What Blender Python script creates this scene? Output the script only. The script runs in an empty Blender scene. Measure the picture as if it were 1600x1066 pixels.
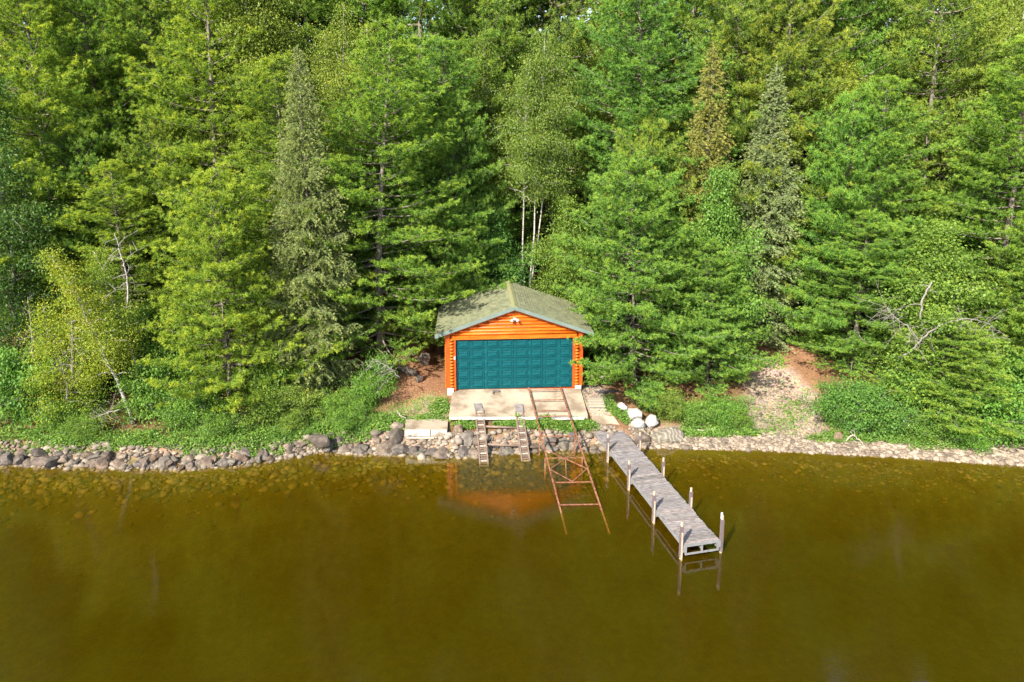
import bpy, bmesh, math, random
import numpy as np
from mathutils import Vector, Matrix, noise as mnoise

R = math.radians
scene = bpy.context.scene
C = scene.collection
random.seed(7)

# ------------------------------------------------------------------ camera
PITCH, FPX, HZ, CAMH = R(10), 1130.0, 171.0, 14.6
F = FPX * math.cos(PITCH)
YC = HZ + F * math.tan(PITCH)
cam_d = bpy.data.cameras.new('camera')
cam = bpy.data.objects.new('camera', cam_d)
C.objects.link(cam)
cam.location = (0, 0, CAMH)
cam.rotation_euler = (R(90) - PITCH, 0, 0)
cam_d.sensor_width = 36
cam_d.lens = F * 36 / 1600
cam_d.shift_y = -(533 - YC) / 1600
cam_d.clip_end = 3000
scene.camera = cam

# ------------------------------------------------------------------ world + sun
SUN = Vector((-0.45, -0.70, 0.66)).normalized()
world = bpy.data.worlds.new('World')
scene.world = world
world.use_nodes = True
nt = world.node_tree
sky = nt.nodes.new('ShaderNodeTexSky')
sky.sky_type = 'NISHITA'
sky.sun_disc = False
sky.sun_elevation = math.asin(SUN.z)
sky.sun_rotation = math.atan2(SUN.x, SUN.y)
sky.air_density = 1.0
sky.dust_density = 1.5
bg = nt.nodes['Background']
nt.links.new(sky.outputs[0], bg.inputs[0])
bg.inputs[1].default_value = 0.15
sun_d = bpy.data.lights.new('sun', 'SUN')
sun_d.energy = 5.0
sun_d.angle = R(0.5)
sun_d.color = (1.0, 0.94, 0.84)
sun = bpy.data.objects.new('sun', sun_d)
C.objects.link(sun)
sun.rotation_euler = SUN.to_track_quat('Z', 'Y').to_euler()
scene.view_settings.view_transform = 'Standard'
scene.view_settings.look = 'None'
scene.view_settings.gamma = 1
scene.view_settings.exposure = 1.36
scene.cycles.use_adaptive_sampling = True
scene.cycles.adaptive_threshold = 0.025
scene.cycles.use_denoising = True
scene.cycles.denoising_prefilter = 'NONE'
scene.cycles.max_bounces = 6
scene.cycles.diffuse_bounces = 5
scene.cycles.glossy_bounces = 2
scene.cycles.transmission_bounces = 4
scene.cycles.transparent_max_bounces = 8
scene.cycles.volume_bounces = 0
scene.cycles.caustics_reflective = False
scene.cycles.caustics_refractive = False


# ------------------------------------------------------------------ photo measure -> world
def on_z(x, y, Z):
    a, v = (x - 800) / F, (y - YC) / F
    dy = math.cos(PITCH) - v * math.sin(PITCH)
    dz = -math.sin(PITCH) - v * math.cos(PITCH)
    t = (Z - CAMH) / dz
    return Vector((a * t, dy * t, Z))


def at(x, y, Y):
    a, v = (x - 800) / F, (y - YC) / F
    dy = math.cos(PITCH) - v * math.sin(PITCH)
    dz = -math.sin(PITCH) - v * math.cos(PITCH)
    t = Y / dy
    return Vector((a * t, Y, CAMH + dz * t))


# ------------------------------------------------------------------ terrain
SH = [(-60, 28.0), (-30, 28.0), (-22, 27.9), (-14, 27.5), (-11, 27.95), (-8.4, 29.0), (-5, 28.85), (-2.75, 28.55), (1.4, 29.2),
      (5.6, 29.2), (11.2, 28.95), (16.4, 28.35), (21.4, 27.6), (30, 26.9), (60, 26)]
SHX = np.array([a for a, b in SH]); SHY = np.array([b for a, b in SH])


def shore(x):
    return np.interp(x, SHX, SHY)


def sstep(a, b, x):
    t = np.clip((x - a) / (b - a), 0, 1)
    return t * t * (3 - 2 * t)


def ground_np(x, y):
    x = np.asarray(x, float); y = np.asarray(y, float)
    d = y - shore(x) + 0.12 * np.sin(x * 1.9) + 0.08 * np.sin(x * 4.3 + 1)
    bed = np.maximum(-1.55, 0.17 * d - 0.004 * d * d * (d < 0))
    beach = sstep(4.8, 6.8, x)
    bankL = 0.55 * sstep(-0.05, 0.7, d) + 0.10 * np.clip(d - 0.8, 0, 1.6) + 0.02 * np.clip(d, 0, 1)
    bankR = 0.10 * np.clip(d, 0, 1.3) + 0.16 * np.clip(d - 1.3, 0, 1.6)
    near = bankL * (1 - beach) + bankR * beach
    hill = 0.26 * np.clip(d - 2.6, 0, 30) + 0.06 * np.clip(d - 32.6, 0, 60)
    bumps = 0.10 * np.sin(x * 0.7 + 1.3) * np.sin(y * 0.8) + 0.05 * np.sin(x * 2.1) * np.sin(y * 1.9 + 0.5)
    z = np.where(d < 0, bed, near + hill + bumps * sstep(1.2, 4, d))
    # level pad for the boathouse
    px = sstep(5.2, 3.9, np.abs(x - 0.1)); py = sstep(29.6, 31.4, y) * sstep(40.5, 37.2, y)
    w = px * py
    floor = 1.25 - 0.2 * np.clip(32.2 - y, 0, 3)
    return np.where(d > 0.3, z * (1 - w) + floor * w, z)


def ground(x, y):
    return float(ground_np(x, y))


# ------------------------------------------------------------------ materials
def mat(name):
    m = bpy.data.materials.new(name)
    m.use_nodes = True
    n = m.node_tree
    return m, n, n.nodes['Principled BSDF']


def N(n, t, **kw):
    o = n.nodes.new(t)
    for k, v in kw.items():
        if k in o.inputs:
            o.inputs[k].default_value = v
        else:
            setattr(o, k, v)
    return o


def ramp(n, fac, stops):
    r = n.nodes.new('ShaderNodeValToRGB')
    e = r.color_ramp.elements
    while len(e) < len(stops):
        e.new(0.5)
    for k, (p, c) in enumerate(stops):
        e[k].position = p
        e[k].color = (*c, 1)
    n.links.new(fac, r.inputs[0])
    return r.outputs[0]


def coords(n, kind='Object', scale=(1, 1, 1)):
    tc = n.nodes.new('ShaderNodeTexCoord')
    mp = n.nodes.new('ShaderNodeMapping')
    mp.inputs['Scale'].default_value = scale
    if kind == 'World':
        g = n.nodes.new('ShaderNodeNewGeometry')
        n.links.new(g.outputs['Position'], mp.inputs[0])
    else:
        n.links.new(tc.outputs[kind], mp.inputs[0])
    return mp.outputs[0]


def noise(n, vec, scale, detail=5, rough=0.6):
    t = N(n, 'ShaderNodeTexNoise', Scale=scale, Detail=detail, Roughness=rough)
    n.links.new(vec, t.inputs['Vector'])
    return t.outputs['Fac']


def mix(n, fac, a, b, mode='MIX'):
    m = n.nodes.new('ShaderNodeMix')
    m.data_type = 'RGBA'
    m.blend_type = mode
    for s, v in ((0, fac), (6, a), (7, b)):
        if hasattr(v, 'links') or isinstance(v, bpy.types.NodeSocket):
            n.links.new(v, m.inputs[s])
        else:
            m.inputs[s].default_value = v if s == 0 else (*v, 1)
    return m.outputs[2]


def bump(n, b, h, strength=0.4, dist=0.02):
    o = N(n, 'ShaderNodeBump', Strength=strength, Distance=dist)
    n.links.new(h, o.inputs['Height'])
    n.links.new(o.outputs[0], b.inputs['Normal'])


def m_surface(name, stops, scale=3, rough=0.8, bstr=0.4, bdist=0.02, stretch=(1, 1, 1), kind='Object', spec=0.3, detail=6, rnd=0.0, vatt=0.0):
    m, n, b = mat(name)
    v = coords(n, kind, stretch)
    f = noise(n, v, scale, detail, 0.62)
    col = ramp(n, f, stops)
    if rnd:
        oi = n.nodes.new('ShaderNodeObjectInfo')
        rr = ramp(n, oi.outputs['Random'], [(0, (1 - rnd,) * 3), (1, (1 + rnd,) * 3)])
        col = mix(n, 1.0, col, rr, 'MULTIPLY')
        col = mix(n, 1.0, col, oi.outputs['Color'], 'MULTIPLY')
    if vatt:
        a = N(n, 'ShaderNodeAttribute', attribute_name='v')
        rr = ramp(n, a.outputs['Fac'], [(0, (1 - vatt,) * 3), (1, (1 + vatt,) * 3)])
        col = mix(n, 1.0, col, rr, 'MULTIPLY')
    n.links.new(col, b.inputs['Base Color'])
    b.inputs['Roughness'].default_value = rough
    b.inputs['Specular IOR Level'].default_value = spec
    if bstr:
        f2 = noise(n, v, scale * 4, 5, 0.6)
        bump(n, b, f2, bstr, bdist)
    return m


def m_leaf(name, stops, trans=0.35, gloss=0.12, rough=0.5):
    m, n, b = mat(name)
    n.nodes.remove(b)
    a = N(n, 'ShaderNodeAttribute', attribute_name='v')
    col = ramp(n, a.outputs['Fac'], stops)
    oi = n.nodes.new('ShaderNodeObjectInfo')
    col = mix(n, 1.0, col, oi.outputs['Color'], 'MULTIPLY')
    d = N(n, 'ShaderNodeBsdfDiffuse')
    t = N(n, 'ShaderNodeBsdfTranslucent')
    g = N(n, 'ShaderNodeBsdfGlossy', Roughness=rough, Anisotropy=0.0)
    tc = mix(n, 1.0, col, (1.15, 1.1, 0.6), 'MULTIPLY')
    n.links.new(col, d.inputs[0]); n.links.new(tc, t.inputs[0])
    g.inputs[0].default_value = (0.5, 0.5, 0.5, 1)
    s1 = N(n, 'ShaderNodeMixShader', Fac=trans)
    n.links.new(d.outputs[0], s1.inputs[1]); n.links.new(t.outputs[0], s1.inputs[2])
    s2 = N(n, 'ShaderNodeMixShader', Fac=gloss)
    n.links.new(s1.outputs[0], s2.inputs[1]); n.links.new(g.outputs[0], s2.inputs[2])
    n.links.new(s2.outputs[0], n.nodes['Material Output'].inputs[0])
    return m


M = {}
M['pine'] = m_leaf('pine_needles', [(0, (0.105, 0.205, 0.042)), (0.5, (0.215, 0.345, 0.056)), (1, (0.365, 0.46, 0.066))], 0.46, 0.02)  # low stop darkened to deepen the shade between boughs
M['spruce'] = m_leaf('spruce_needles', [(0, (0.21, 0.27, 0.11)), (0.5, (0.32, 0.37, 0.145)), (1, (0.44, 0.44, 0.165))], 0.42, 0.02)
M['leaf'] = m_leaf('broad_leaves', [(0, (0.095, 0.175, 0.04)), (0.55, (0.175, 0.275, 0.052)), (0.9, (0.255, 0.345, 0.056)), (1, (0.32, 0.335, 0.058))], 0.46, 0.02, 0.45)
M['cover'] = m_leaf('ground_leaves', [(0, (0.09, 0.19, 0.036)), (0.6, (0.165, 0.285, 0.05)), (1, (0.27, 0.36, 0.056))], 0.40, 0.02, 0.45)
M['bark'] = m_surface('pine_bark', [(0.3, (0.0918, 0.0765, 0.0597)), (0.6, (0.2066, 0.176, 0.1377)), (0.8, (0.2907, 0.2525, 0.2066))], 4, 0.95, 0.8, 0.03, (3, 3, 0.8))
M['birch'] = m_surface('birch_bark', [(0.36, (0.0361, 0.0325, 0.0289)), (0.45, (0.3251, 0.2962, 0.2601)), (0.7, (0.448, 0.4118, 0.3612))], 3, 0.8, 0.4, 0.01, (1.2, 1.2, 4))
M['grey_bark'] = m_surface('dead_wood', [(0.3, (0.1265, 0.1054, 0.0896)), (0.7, (0.253, 0.2266, 0.2003))], 5, 0.9, 0.5, 0.01, (2, 2, 0.7))
M['rock'] = m_surface('shore_rock', [(0.25, (0.0452, 0.0354, 0.0292)), (0.5, (0.1064, 0.087, 0.0693)), (0.75, (0.1935, 0.1633, 0.1349))], 2.2, 0.9, 0.7, 0.05, rnd=0.25, detail=9)
M['white_rock'] = m_surface('white_rock', [(0.3, (0.2601, 0.2393, 0.2133)), (0.6, (0.3641, 0.3485, 0.3225))], 2.5, 0.9, 0.6, 0.03)
M['pebble'] = m_surface('beach_pebbles', [(0.3, (0.1469, 0.1107, 0.0782)), (0.7, (0.2519, 0.1999, 0.1457))], 1.5, 0.9, 0.2, 0.01, vatt=0.5)
M['rubble'] = m_surface('shore_rubble', [(0.3, (0.114, 0.088, 0.063)), (0.7, (0.2128, 0.176, 0.1344))], 1.5, 0.9, 0.2, 0.01, vatt=0.45)
M['bed_stone'] = m_surface('drowned_stones', [(0.3, (0.055, 0.0407, 0.012)), (0.7, (0.143, 0.1012, 0.03))], 1.5, 0.9, 0.2, 0.01, vatt=0.7)
M['orange'] = m_surface('orange_log_stain', [(0.3, (0.2304, 0.0423, 0.0018)), (0.42, (0.3715, 0.0682, 0.0029)), (0.55, (0.4484, 0.0997, 0.0049)), (0.75, (0.4869, 0.1417, 0.011))], 2.5, 0.45, 0.2, 0.006, (0.6, 6, 6), spec=0.3, rnd=0.14)
M['orange_trim'] = m_surface('orange_trim_stain', [(0.32, (0.2563, 0.0365, 0.0015)), (0.5, (0.3661, 0.0522, 0.0021)), (0.7, (0.4657, 0.0779, 0.0032))], 3, 0.5, 0.2, 0.005, (5, 5, 0.8), spec=0.4)
M['teal'] = m_surface('teal_door_paint', [(0.36, (0.0024, 0.0441, 0.0508)), (0.5, (0.003, 0.0566, 0.0652)), (0.68, (0.006, 0.0812, 0.0913))], 2.0, 0.45, 0.1, 0.004, (1, 3, 3), spec=0.12)
M['rake'] = m_surface('blue_green_fascia_paint', [(0.3, (0.0998, 0.1378, 0.1217)), (0.7, (0.1426, 0.175, 0.154))], 2.5, 0.6, 0.15, 0.004)
M['shingle'] = m_surface('green_shingles', [(0.25, (0.0981, 0.1052, 0.0584)), (0.5, (0.1471, 0.1532, 0.0827)), (0.8, (0.1962, 0.1914, 0.107))], 2.0, 0.95, 0.7, 0.01, detail=10, vatt=0.16)
M['ridge'] = m_surface('ridge_shingles', [(0.3, (0.1568, 0.1588, 0.0706)), (0.7, (0.2038, 0.1966, 0.0941))], 4, 0.95, 0.6, 0.01, detail=9)
M['concrete'] = m_surface('concrete', [(0.3, (0.1368, 0.1045, 0.0699)), (0.42, (0.1824, 0.1394, 0.0932)), (0.52, (0.2844, 0.23, 0.1623)), (0.72, (0.3428, 0.2858, 0.2106))], 0.9, 0.9, 0.25, 0.01, detail=10)
M['whitewash'] = m_surface('whitewashed_concrete', [(0.35, (0.2312, 0.204, 0.17)), (0.5, (0.4488, 0.4284, 0.3876)), (0.8, (0.5304, 0.51, 0.476))], 3, 0.9, 0.4, 0.02, detail=9)
M['rust'] = m_surface('rusty_steel', [(0.33, (0.064, 0.0208, 0.0106)), (0.5, (0.1853, 0.0724, 0.0379)), (0.66, (0.2595, 0.1317, 0.0765))], 6, 0.8, 0.4, 0.006, detail=8)
M['plank'] = m_surface('weathered_planks', [(0.32, (0.0912, 0.0789, 0.0729)), (0.45, (0.1302, 0.1129, 0.1042)), (0.55, (0.2171, 0.1955, 0.1824)), (0.72, (0.3189, 0.2954, 0.2813))], 3.0, 0.9, 0.5, 0.006, (1.3, 10, 10), kind='World', rnd=0.16, detail=8)
M['board'] = m_surface('pale_boardwalk_wood', [(0.25, (0.1944, 0.162, 0.1166)), (0.5, (0.2786, 0.2398, 0.1814)), (0.8, (0.337, 0.2981, 0.2333))], 3.0, 0.9, 0.5, 0.006, (1.2, 9, 9), rnd=0.12, detail=8)
M['metal'] = m_surface('galvanised_metal', [(0.3, (0.1404, 0.1404, 0.1404)), (0.7, (0.2028, 0.2028, 0.1989))], 5, 0.55, 0.1, 0.003, spec=0.5)
M['alu'] = m_surface('weathered_ramp_wood', [(0.3, (0.1136, 0.0742, 0.0533)), (0.7, (0.1928, 0.1399, 0.1043))], 5, 0.8, 0.2, 0.004, detail=8)
M['post'] = m_surface('post_wood', [(0.3, (0.304, 0.216, 0.16)), (0.7, (0.464, 0.352, 0.272))], 4, 0.85, 0.3, 0.004, (6, 6, 1))
M['post_dark'] = m_surface('dark_sleeve', [(0.3, (0.08, 0.06, 0.06)), (0.7, (0.152, 0.12, 0.116))], 4, 0.7, 0.3, 0.004, (6, 6, 1))
M['slime_dimmed'] = m_surface('slimy_dimmed_wood', [(0.3, (0.03, 0.024, 0.006)), (0.7, (0.055, 0.042, 0.01))], 5, 0.8, 0.2, 0.004)  # algae tone, also darkened in place of light lost in the water
M['white'] = m_surface('white_plastic', [(0.3, (0.476, 0.476, 0.4624)), (0.7, (0.544, 0.544, 0.5304))], 3, 0.4, 0, spec=0.5)
M['black'] = m_surface('black_rubber', [(0.3, (0.02, 0.02, 0.022)), (0.7, (0.045, 0.045, 0.05))], 5, 0.6, 0.1, 0.003)
M['driftwood'] = m_surface('driftwood', [(0.3, (0.256, 0.208, 0.16)), (0.7, (0.416, 0.36, 0.288))], 4, 0.9, 0.4, 0.006, (4, 4, 1))

# ground: litter, dirt, gravel and lake bed by a painted mask
m, n, b = mat('forest_ground')
v = coords(n, 'World')
a = N(n, 'ShaderNodeAttribute', attribute_name='mask')
sep = n.nodes.new('ShaderNodeSeparateColor')
n.links.new(a.outputs['Color'], sep.inputs[0])
n1 = noise(n, v, 0.9, 9, 0.7); n2 = noise(n, v, 9, 6, 0.7); n3 = noise(n, v, 2.7, 8, 0.7)
floor_c = ramp(n, n3, [(0.3, (0.045, 0.030, 0.016)), (0.5, (0.12, 0.065, 0.030)), (0.7, (0.13, 0.12, 0.035))])
litter = ramp(n, n2, [(0.3, (0.105, 0.052, 0.028)), (0.55, (0.215, 0.115, 0.06)), (0.75, (0.31, 0.195, 0.115))])
vo = N(n, 'ShaderNodeTexVoronoi', Scale=16.0)
n.links.new(v, vo.inputs['Vector'])
gravel = mix(n, 0.55, ramp(n, n2, [(0.3, (0.20, 0.125, 0.075)), (0.7, (0.36, 0.25, 0.165))]), vo.outputs['Color'], 'SOFT_LIGHT')
hsv = N(n, 'ShaderNodeHueSaturation', Saturation=0.8, Value=1.0)
n.links.new(gravel, hsv.inputs['Color']); gravel = hsv.outputs[0]
bed = ramp(n, n3, [(0.3, (0.05, 0.038, 0.004)), (0.55, (0.085, 0.064, 0.006)), (0.75, (0.125, 0.092, 0.009))])
c = mix(n, sep.outputs[1], floor_c, litter)
c = mix(n, sep.outputs[0], c, gravel)
c = mix(n, sep.outputs[2], c, bed)
n.links.new(c, b.inputs['Base Color'])
b.inputs['Roughness'].default_value = 0.95
b.inputs['Specular IOR Level'].default_value = 0.1
bump(n, b, n2, 0.6, 0.05)
M['ground'] = m

# water: stained lake, fresnel reflection over turbid and clear share, absorbing volume
m, n, b = mat('lake_water')
n.nodes.remove(b)
v = coords(n, 'World', (0.75, 1.7, 1))
w1 = noise(n, v, 3.4, 4, 0.6); w2 = noise(n, v, 0.5, 2, 0.5)
bm1 = N(n, 'ShaderNodeBump', Strength=0.075, Distance=0.05)
n.links.new(w1, bm1.inputs['Height'])
bm2 = N(n, 'ShaderNodeBump', Strength=0.03, Distance=0.15)
n.links.new(w2, bm2.inputs['Height']); n.links.new(bm1.outputs[0], bm2.inputs['Normal'])
fr = N(n, 'ShaderNodeFresnel', IOR=1.70)
n.links.new(bm2.outputs[0], fr.inputs['Normal'])
dif = N(n, 'ShaderNodeBsdfDiffuse')
wc = ramp(n, noise(n, coords(n, 'World', (0.05, 0.12, 1)), 1.5, 5, 0.6), [(0.3, (0.115, 0.075, 0.0003)), (0.7, (0.130, 0.085, 0.0004))])
n.links.new(wc, dif.inputs[0])
tr = N(n, 'ShaderNodeBsdfTransparent')
tr.inputs[0].default_value = (0.95, 0.9, 0.7, 1)
s1 = N(n, 'ShaderNodeMixShader', Fac=0.80)
n.links.new(dif.outputs[0], s1.inputs[1]); n.links.new(tr.outputs[0], s1.inputs[2])
gl = N(n, 'ShaderNodeBsdfGlossy', Roughness=0.012, Anisotropy=0.0)
gl.inputs[0].default_value = (1, 1, 1, 1)
n.links.new(bm2.outputs[0], gl.inputs['Normal'])
s2 = n.nodes.new('ShaderNodeMixShader')
gb = n.nodes.new('ShaderNodeNewGeometry')      # seen from below the surface lets the light through
inv = N(n, 'ShaderNodeMath', operation='SUBTRACT'); inv.inputs[0].default_value = 1.0
n.links.new(gb.outputs['Backfacing'], inv.inputs[1])
mu = N(n, 'ShaderNodeMath', operation='MULTIPLY')
n.links.new(fr.outputs[0], mu.inputs[0]); n.links.new(inv.outputs[0], mu.inputs[1])
n.links.new(mu.outputs[0], s2.inputs[0]); n.links.new(s1.outputs[0], s2.inputs[1]); n.links.new(gl.outputs[0], s2.inputs[2])
n.links.new(s2.outputs[0], n.nodes['Material Output'].inputs['Surface'])
va = N(n, 'ShaderNodeVolumeAbsorption', Density=1.9)
va.inputs[0].default_value = (0.66, 0.56, 0.0, 1)
n.links.new(va.outputs[0], n.nodes['Material Output'].inputs['Volume'])
M['water'] = m


# ------------------------------------------------------------------ mesh helpers
class MB:
    def __init__(s):
        s.V = []; s.T = []; s.Q = []; s.A = []; s.n = 0

    def add(s, V, T=None, Q=None, a=0.5):
        V = np.asarray(V, float).reshape(-1, 3)
        if T is not None and len(T):
            s.T.append(np.asarray(T, np.int32) + s.n)
        if Q is not None and len(Q):
            s.Q.append(np.asarray(Q, np.int32) + s.n)
        s.V.append(V)
        s.A.append(np.full(len(V), a) if np.isscalar(a) else np.asarray(a, float))
        s.n += len(V)

    def box(s, x0, x1, y0, y1, z0, z1, a=0.5):
        V = [(x, y, z) for z in (z0, z1) for y in (y0, y1) for x in (x0, x1)]
        s.add(V, Q=[(0, 2, 3, 1), (4, 5, 7, 6), (0, 1, 5, 4), (1, 3, 7, 5), (3, 2, 6, 7), (2, 0, 4, 6)], a=a)

    def bar(s, p, q, w, h, up=(0, 0, 1), a=0.5):
        p = Vector(p); q = Vector(q); d = (q - p).normalized()
        u = Vector(up)
        sd = d.cross(u)
        if sd.length < 1e-4:
            sd = d.cross(Vector((1, 0, 0)))
        sd.normalize(); u = sd.cross(d)
        V = []
        for e in (p, q):
            for i, j in ((-1, -1), (1, -1), (1, 1), (-1, 1)):
                V.append(e + sd * (i * w / 2) + u * (j * h / 2))
        s.add([tuple(x) for x in V], Q=[(3, 2, 1, 0), (4, 5, 6, 7), (0, 1, 5, 4), (1, 2, 6, 5), (2, 3, 7, 6), (3, 0, 4, 7)], a=a)

    def tube(s, pts, rad, k=6, a=0.5, cap=True):
        P = np.asarray([tuple(p) for p in pts], float)
        n_ = len(P)
        r = np.full(n_, rad) if np.isscalar(rad) else np.asarray(rad, float)
        d = np.gradient(P, axis=0)
        d /= np.linalg.norm(d, axis=1)[:, None] + 1e-9
        ref = np.array([0, 0, 1.0]) if abs(d[0][2]) < 0.9 else np.array([1.0, 0, 0])
        x = np.cross(d, ref); x /= np.linalg.norm(x, axis=1)[:, None] + 1e-9
        y = np.cross(d, x)
        an = np.arange(k) * 2 * np.pi / k
        ring = x[:, None, :] * np.cos(an)[None, :, None] + y[:, None, :] * np.sin(an)[None, :, None]
        V = (P[:, None, :] + ring * r[:, None, None]).reshape(-1, 3)
        i = np.arange(n_ - 1)[:, None] * k; j = np.arange(k)[None, :]; j2 = (j + 1) % k
        Q = np.stack([i + j, i + j2, i + k + j2, i + k + j], -1).reshape(-1, 4)
        T = []
        if cap:
            V = np.vstack([V, P[0], P[-1]])
            b0 = n_ * k
            for q in range(k):
                T.append((b0, (q + 1) % k, q)); T.append((b0 + 1, (n_ - 1) * k + q, (n_ - 1) * k + (q + 1) % k))
        s.add(V, T=T, Q=Q, a=a)

    def mesh(s, name, material, smooth=False):
        V = np.vstack(s.V)
        T = np.vstack(s.T) if s.T else np.zeros((0, 3), np.int32)
        Q = np.vstack(s.Q) if s.Q else np.zeros((0, 4), np.int32)
        me = bpy.data.meshes.new(name)
        me.vertices.add(len(V)); me.vertices.foreach_set('co', V.astype(np.float32).ravel())
        nl = T.size + Q.size
        me.loops.add(nl)
        me.loops.foreach_set('vertex_index', np.concatenate([T.ravel(), Q.ravel()]).astype(np.int32))
        me.polygons.add(len(T) + len(Q))
        st = np.concatenate([np.arange(len(T)) * 3, T.size + np.arange(len(Q)) * 4]).astype(np.int32)
        me.polygons.foreach_set('loop_start', st)
        me.polygons.foreach_set('use_smooth', np.full(len(st), smooth, bool))
        at_ = me.attributes.new('v', 'FLOAT', 'POINT')
        at_.data.foreach_set('value', np.concatenate(s.A).astype(np.float32))
        me.materials.append(material)
        me.update(calc_edges=True)
        me.validate()
        return me

    def build(s, name, material, parent=None, smooth=False):
        return link(name, s.mesh(name, material, smooth), parent)


def link(name, me, parent=None):
    o = bpy.data.objects.new(name, me)
    C.objects.link(o)
    if parent:
        o.parent = parent
    return o


def tag(o, label=None, cat=None, group=None, kind=None):
    if label: o['label'] = label
    if cat: o['category'] = cat
    if group: o['group'] = group
    if kind: o['kind'] = kind
    return o


def empty(name, loc=(0, 0, 0), rz=0):
    o = bpy.data.objects.new(name, None)
    C.objects.link(o)
    o.location = loc
    o.rotation_euler = (0, 0, rz)
    o.empty_display_size = 0.2
    return o


# ------------------------------------------------------------------ ground + water
gx = np.concatenate([[-400, -200, -120, -80, -60, -45, -36], np.arange(-30, 30.01, 0.22), [36, 45, 60, 80, 120, 200, 400]])
gy = np.concatenate([[-400, -200, -100, -40, -10, 4, 12, 17, 20, 22], np.arange(23, 46, 0.22), np.arange(46, 70, 1.0), [72, 76, 82, 90, 100, 120, 160, 240, 400, 900]])
GX, GY = np.meshgrid(gx, gy)
GZ = ground_np(GX, GY)
mb = MB()
nx, ny = len(gx), len(gy)
i, j = np.meshgrid(np.arange(nx - 1), np.arange(ny - 1))
q0 = (j * nx + i).ravel()
mb.add(np.stack([GX, GY, GZ], -1).reshape(-1, 3), Q=np.stack([q0, q0 + 1, q0 + nx + 1, q0 + nx], -1))
g = mb.build('ground', M['ground'], smooth=True)
tag(g, kind='structure')


def blob(x, y, cx, cy, rx, ry, soft=0.5):
    d = np.sqrt(((x - cx) / rx) ** 2 + ((y - cy) / ry) ** 2)
    return sstep(1 + soft / 2, 1 - soft / 2, d)


D = GY - shore(GX)
rng = np.random.default_rng(3)
wob = 0.5 * np.sin(GX * 1.3) * np.sin(GY * 1.7) + 0.3 * np.sin(GX * 3.1 + 2) * np.sin(GY * 2.7)
mk_bed = sstep(0.25, -0.1, D)
mk_gravel = np.maximum.reduce([
    blob(GX + wob * .3, GY + wob * .3, 12.6, 30.6, 1.8, 3.2),
    blob(GX + wob * .3, GY, 13.3, 32.9, 1.6, 2.8),
    sstep(5.2, 6.6, GX) * sstep(2.2, 1.2, D + wob * .3),
    blob(GX + wob * .3, GY + wob * .3, 4.0, 31.9, 0.8, 1.7),
    0.75 * blob(GX + wob * .4, GY + wob * .4, -4.3, 30.9, 1.6, 0.9),
    sstep(0.8, 0.3, D) * 0.6])
mk_litter = np.maximum.reduce([
    blob(GX + wob * .5, GY + wob * .5, 14.4, 36.8, 1.7, 5.5),
    blob(GX + wob * .5, GY + wob * .5, -4.2, 33.0, 1.8, 2.6),
    blob(GX + wob * .5, GY + wob * .5, 2.2, 40.5, 2.2, 4.0),
    blob(GX + wob * .5, GY + wob * .5, 4.6, 31.6, 1.0, 2.4),
    0.25 + 0 * GX])
col = np.stack([mk_gravel, mk_litter, mk_bed, np.ones_like(GX)], -1).reshape(-1, 4).astype(np.float32)
ca = g.data.attributes.new('mask', 'FLOAT_COLOR', 'POINT')
ca.data.foreach_set('color', col.ravel())

mb = MB()
mb.box(-390, 390, -390, 34, -9, 0)
w = mb.build('water', M['water'])
tag(w, kind='structure')

# ------------------------------------------------------------------ boathouse
BW = Vector((0.12, 32.34, 1.43)); BROT = R(3.5)
bh = empty('boathouse', BW, BROT)
tag(bh, 'orange log-sided boathouse with wide teal garage door and green shingle roof', 'boathouse')
HW, DEP, EAVE, APEX, SL = 3.25, 4.3, 2.80, 4.02, 0.355


def part(name, material, fn, parent=bh, smooth=False):
    mb = MB(); fn(mb)
    return mb.build(name, material, parent, smooth)


def core(mb):
    mb.box(-HW + .04, HW - .04, 0.10, DEP, -0.2, 2.72)
    for y0, y1 in ((0.10, DEP),):
        V = [(-HW + .04, y0, 2.72), (HW - .04, y0, 2.72), (0, y0, APEX - .12), (-HW + .04, y1, 2.72), (HW - .04, y1, 2.72), (0, y1, APEX - .12)]
        mb.add(V, T=[(0, 1, 2), (3, 5, 4)], Q=[(0, 2, 5, 3), (1, 4, 5, 2)])


wall = part('wall', M['orange_trim'], core)
# garage door: five sections, eight raised panels each
door = part('garage_door', M['teal'], lambda mb: mb.box(-2.78, 2.78, 0.05, 0.099, 0.0, 2.5))
pm = MB()
pw, ph = 0.56, 0.38
for (x0, x1, z0, z1) in ((-pw / 2, pw / 2, -ph / 2, -ph / 2 + .035), (-pw / 2, pw / 2, ph / 2 - .035, ph / 2),
                         (-pw / 2, -pw / 2 + .035, -ph / 2 + .035, ph / 2 - .035), (pw / 2 - .035, pw / 2, -ph / 2 + .035, ph / 2 - .035)):
    pm.box(x0, x1, -0.03, 0.0, z0, z1)
V = [(-pw / 2 + .06, -0.001, -ph / 2 + .06), (pw / 2 - .06, -0.001, -ph / 2 + .06), (pw / 2 - .06, -0.001, ph / 2 - .06), (-pw / 2 + .06, -0.001, ph / 2 - .06)]
V += [(x * 0.86, -0.02, z * 0.8) for x, y, z in V]
pm.add(V, Q=[(4, 5, 6, 7), (0, 1, 5, 4), (1, 2, 6, 5), (2, 3, 7, 6), (3, 0, 4, 7)])
pmesh = pm.mesh('panel', M['teal'])
secm = MB(); secm.box(-2.775, 2.775, -0.012, 0.0, -0.245, 0.245)
smesh = secm.mesh('door_section', M['teal'])
for r_ in range(5):
    s_ = link('door_section', smesh, door); s_.location = (0, 0.05, 0.25 + r_ * 0.5)
    for c_ in range(8):
        o = link('panel', pmesh, door)
        o.location = (-2.78 + 0.3475 + c_ * 0.695, 0.038, 0.25 + r_ * 0.5)


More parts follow.
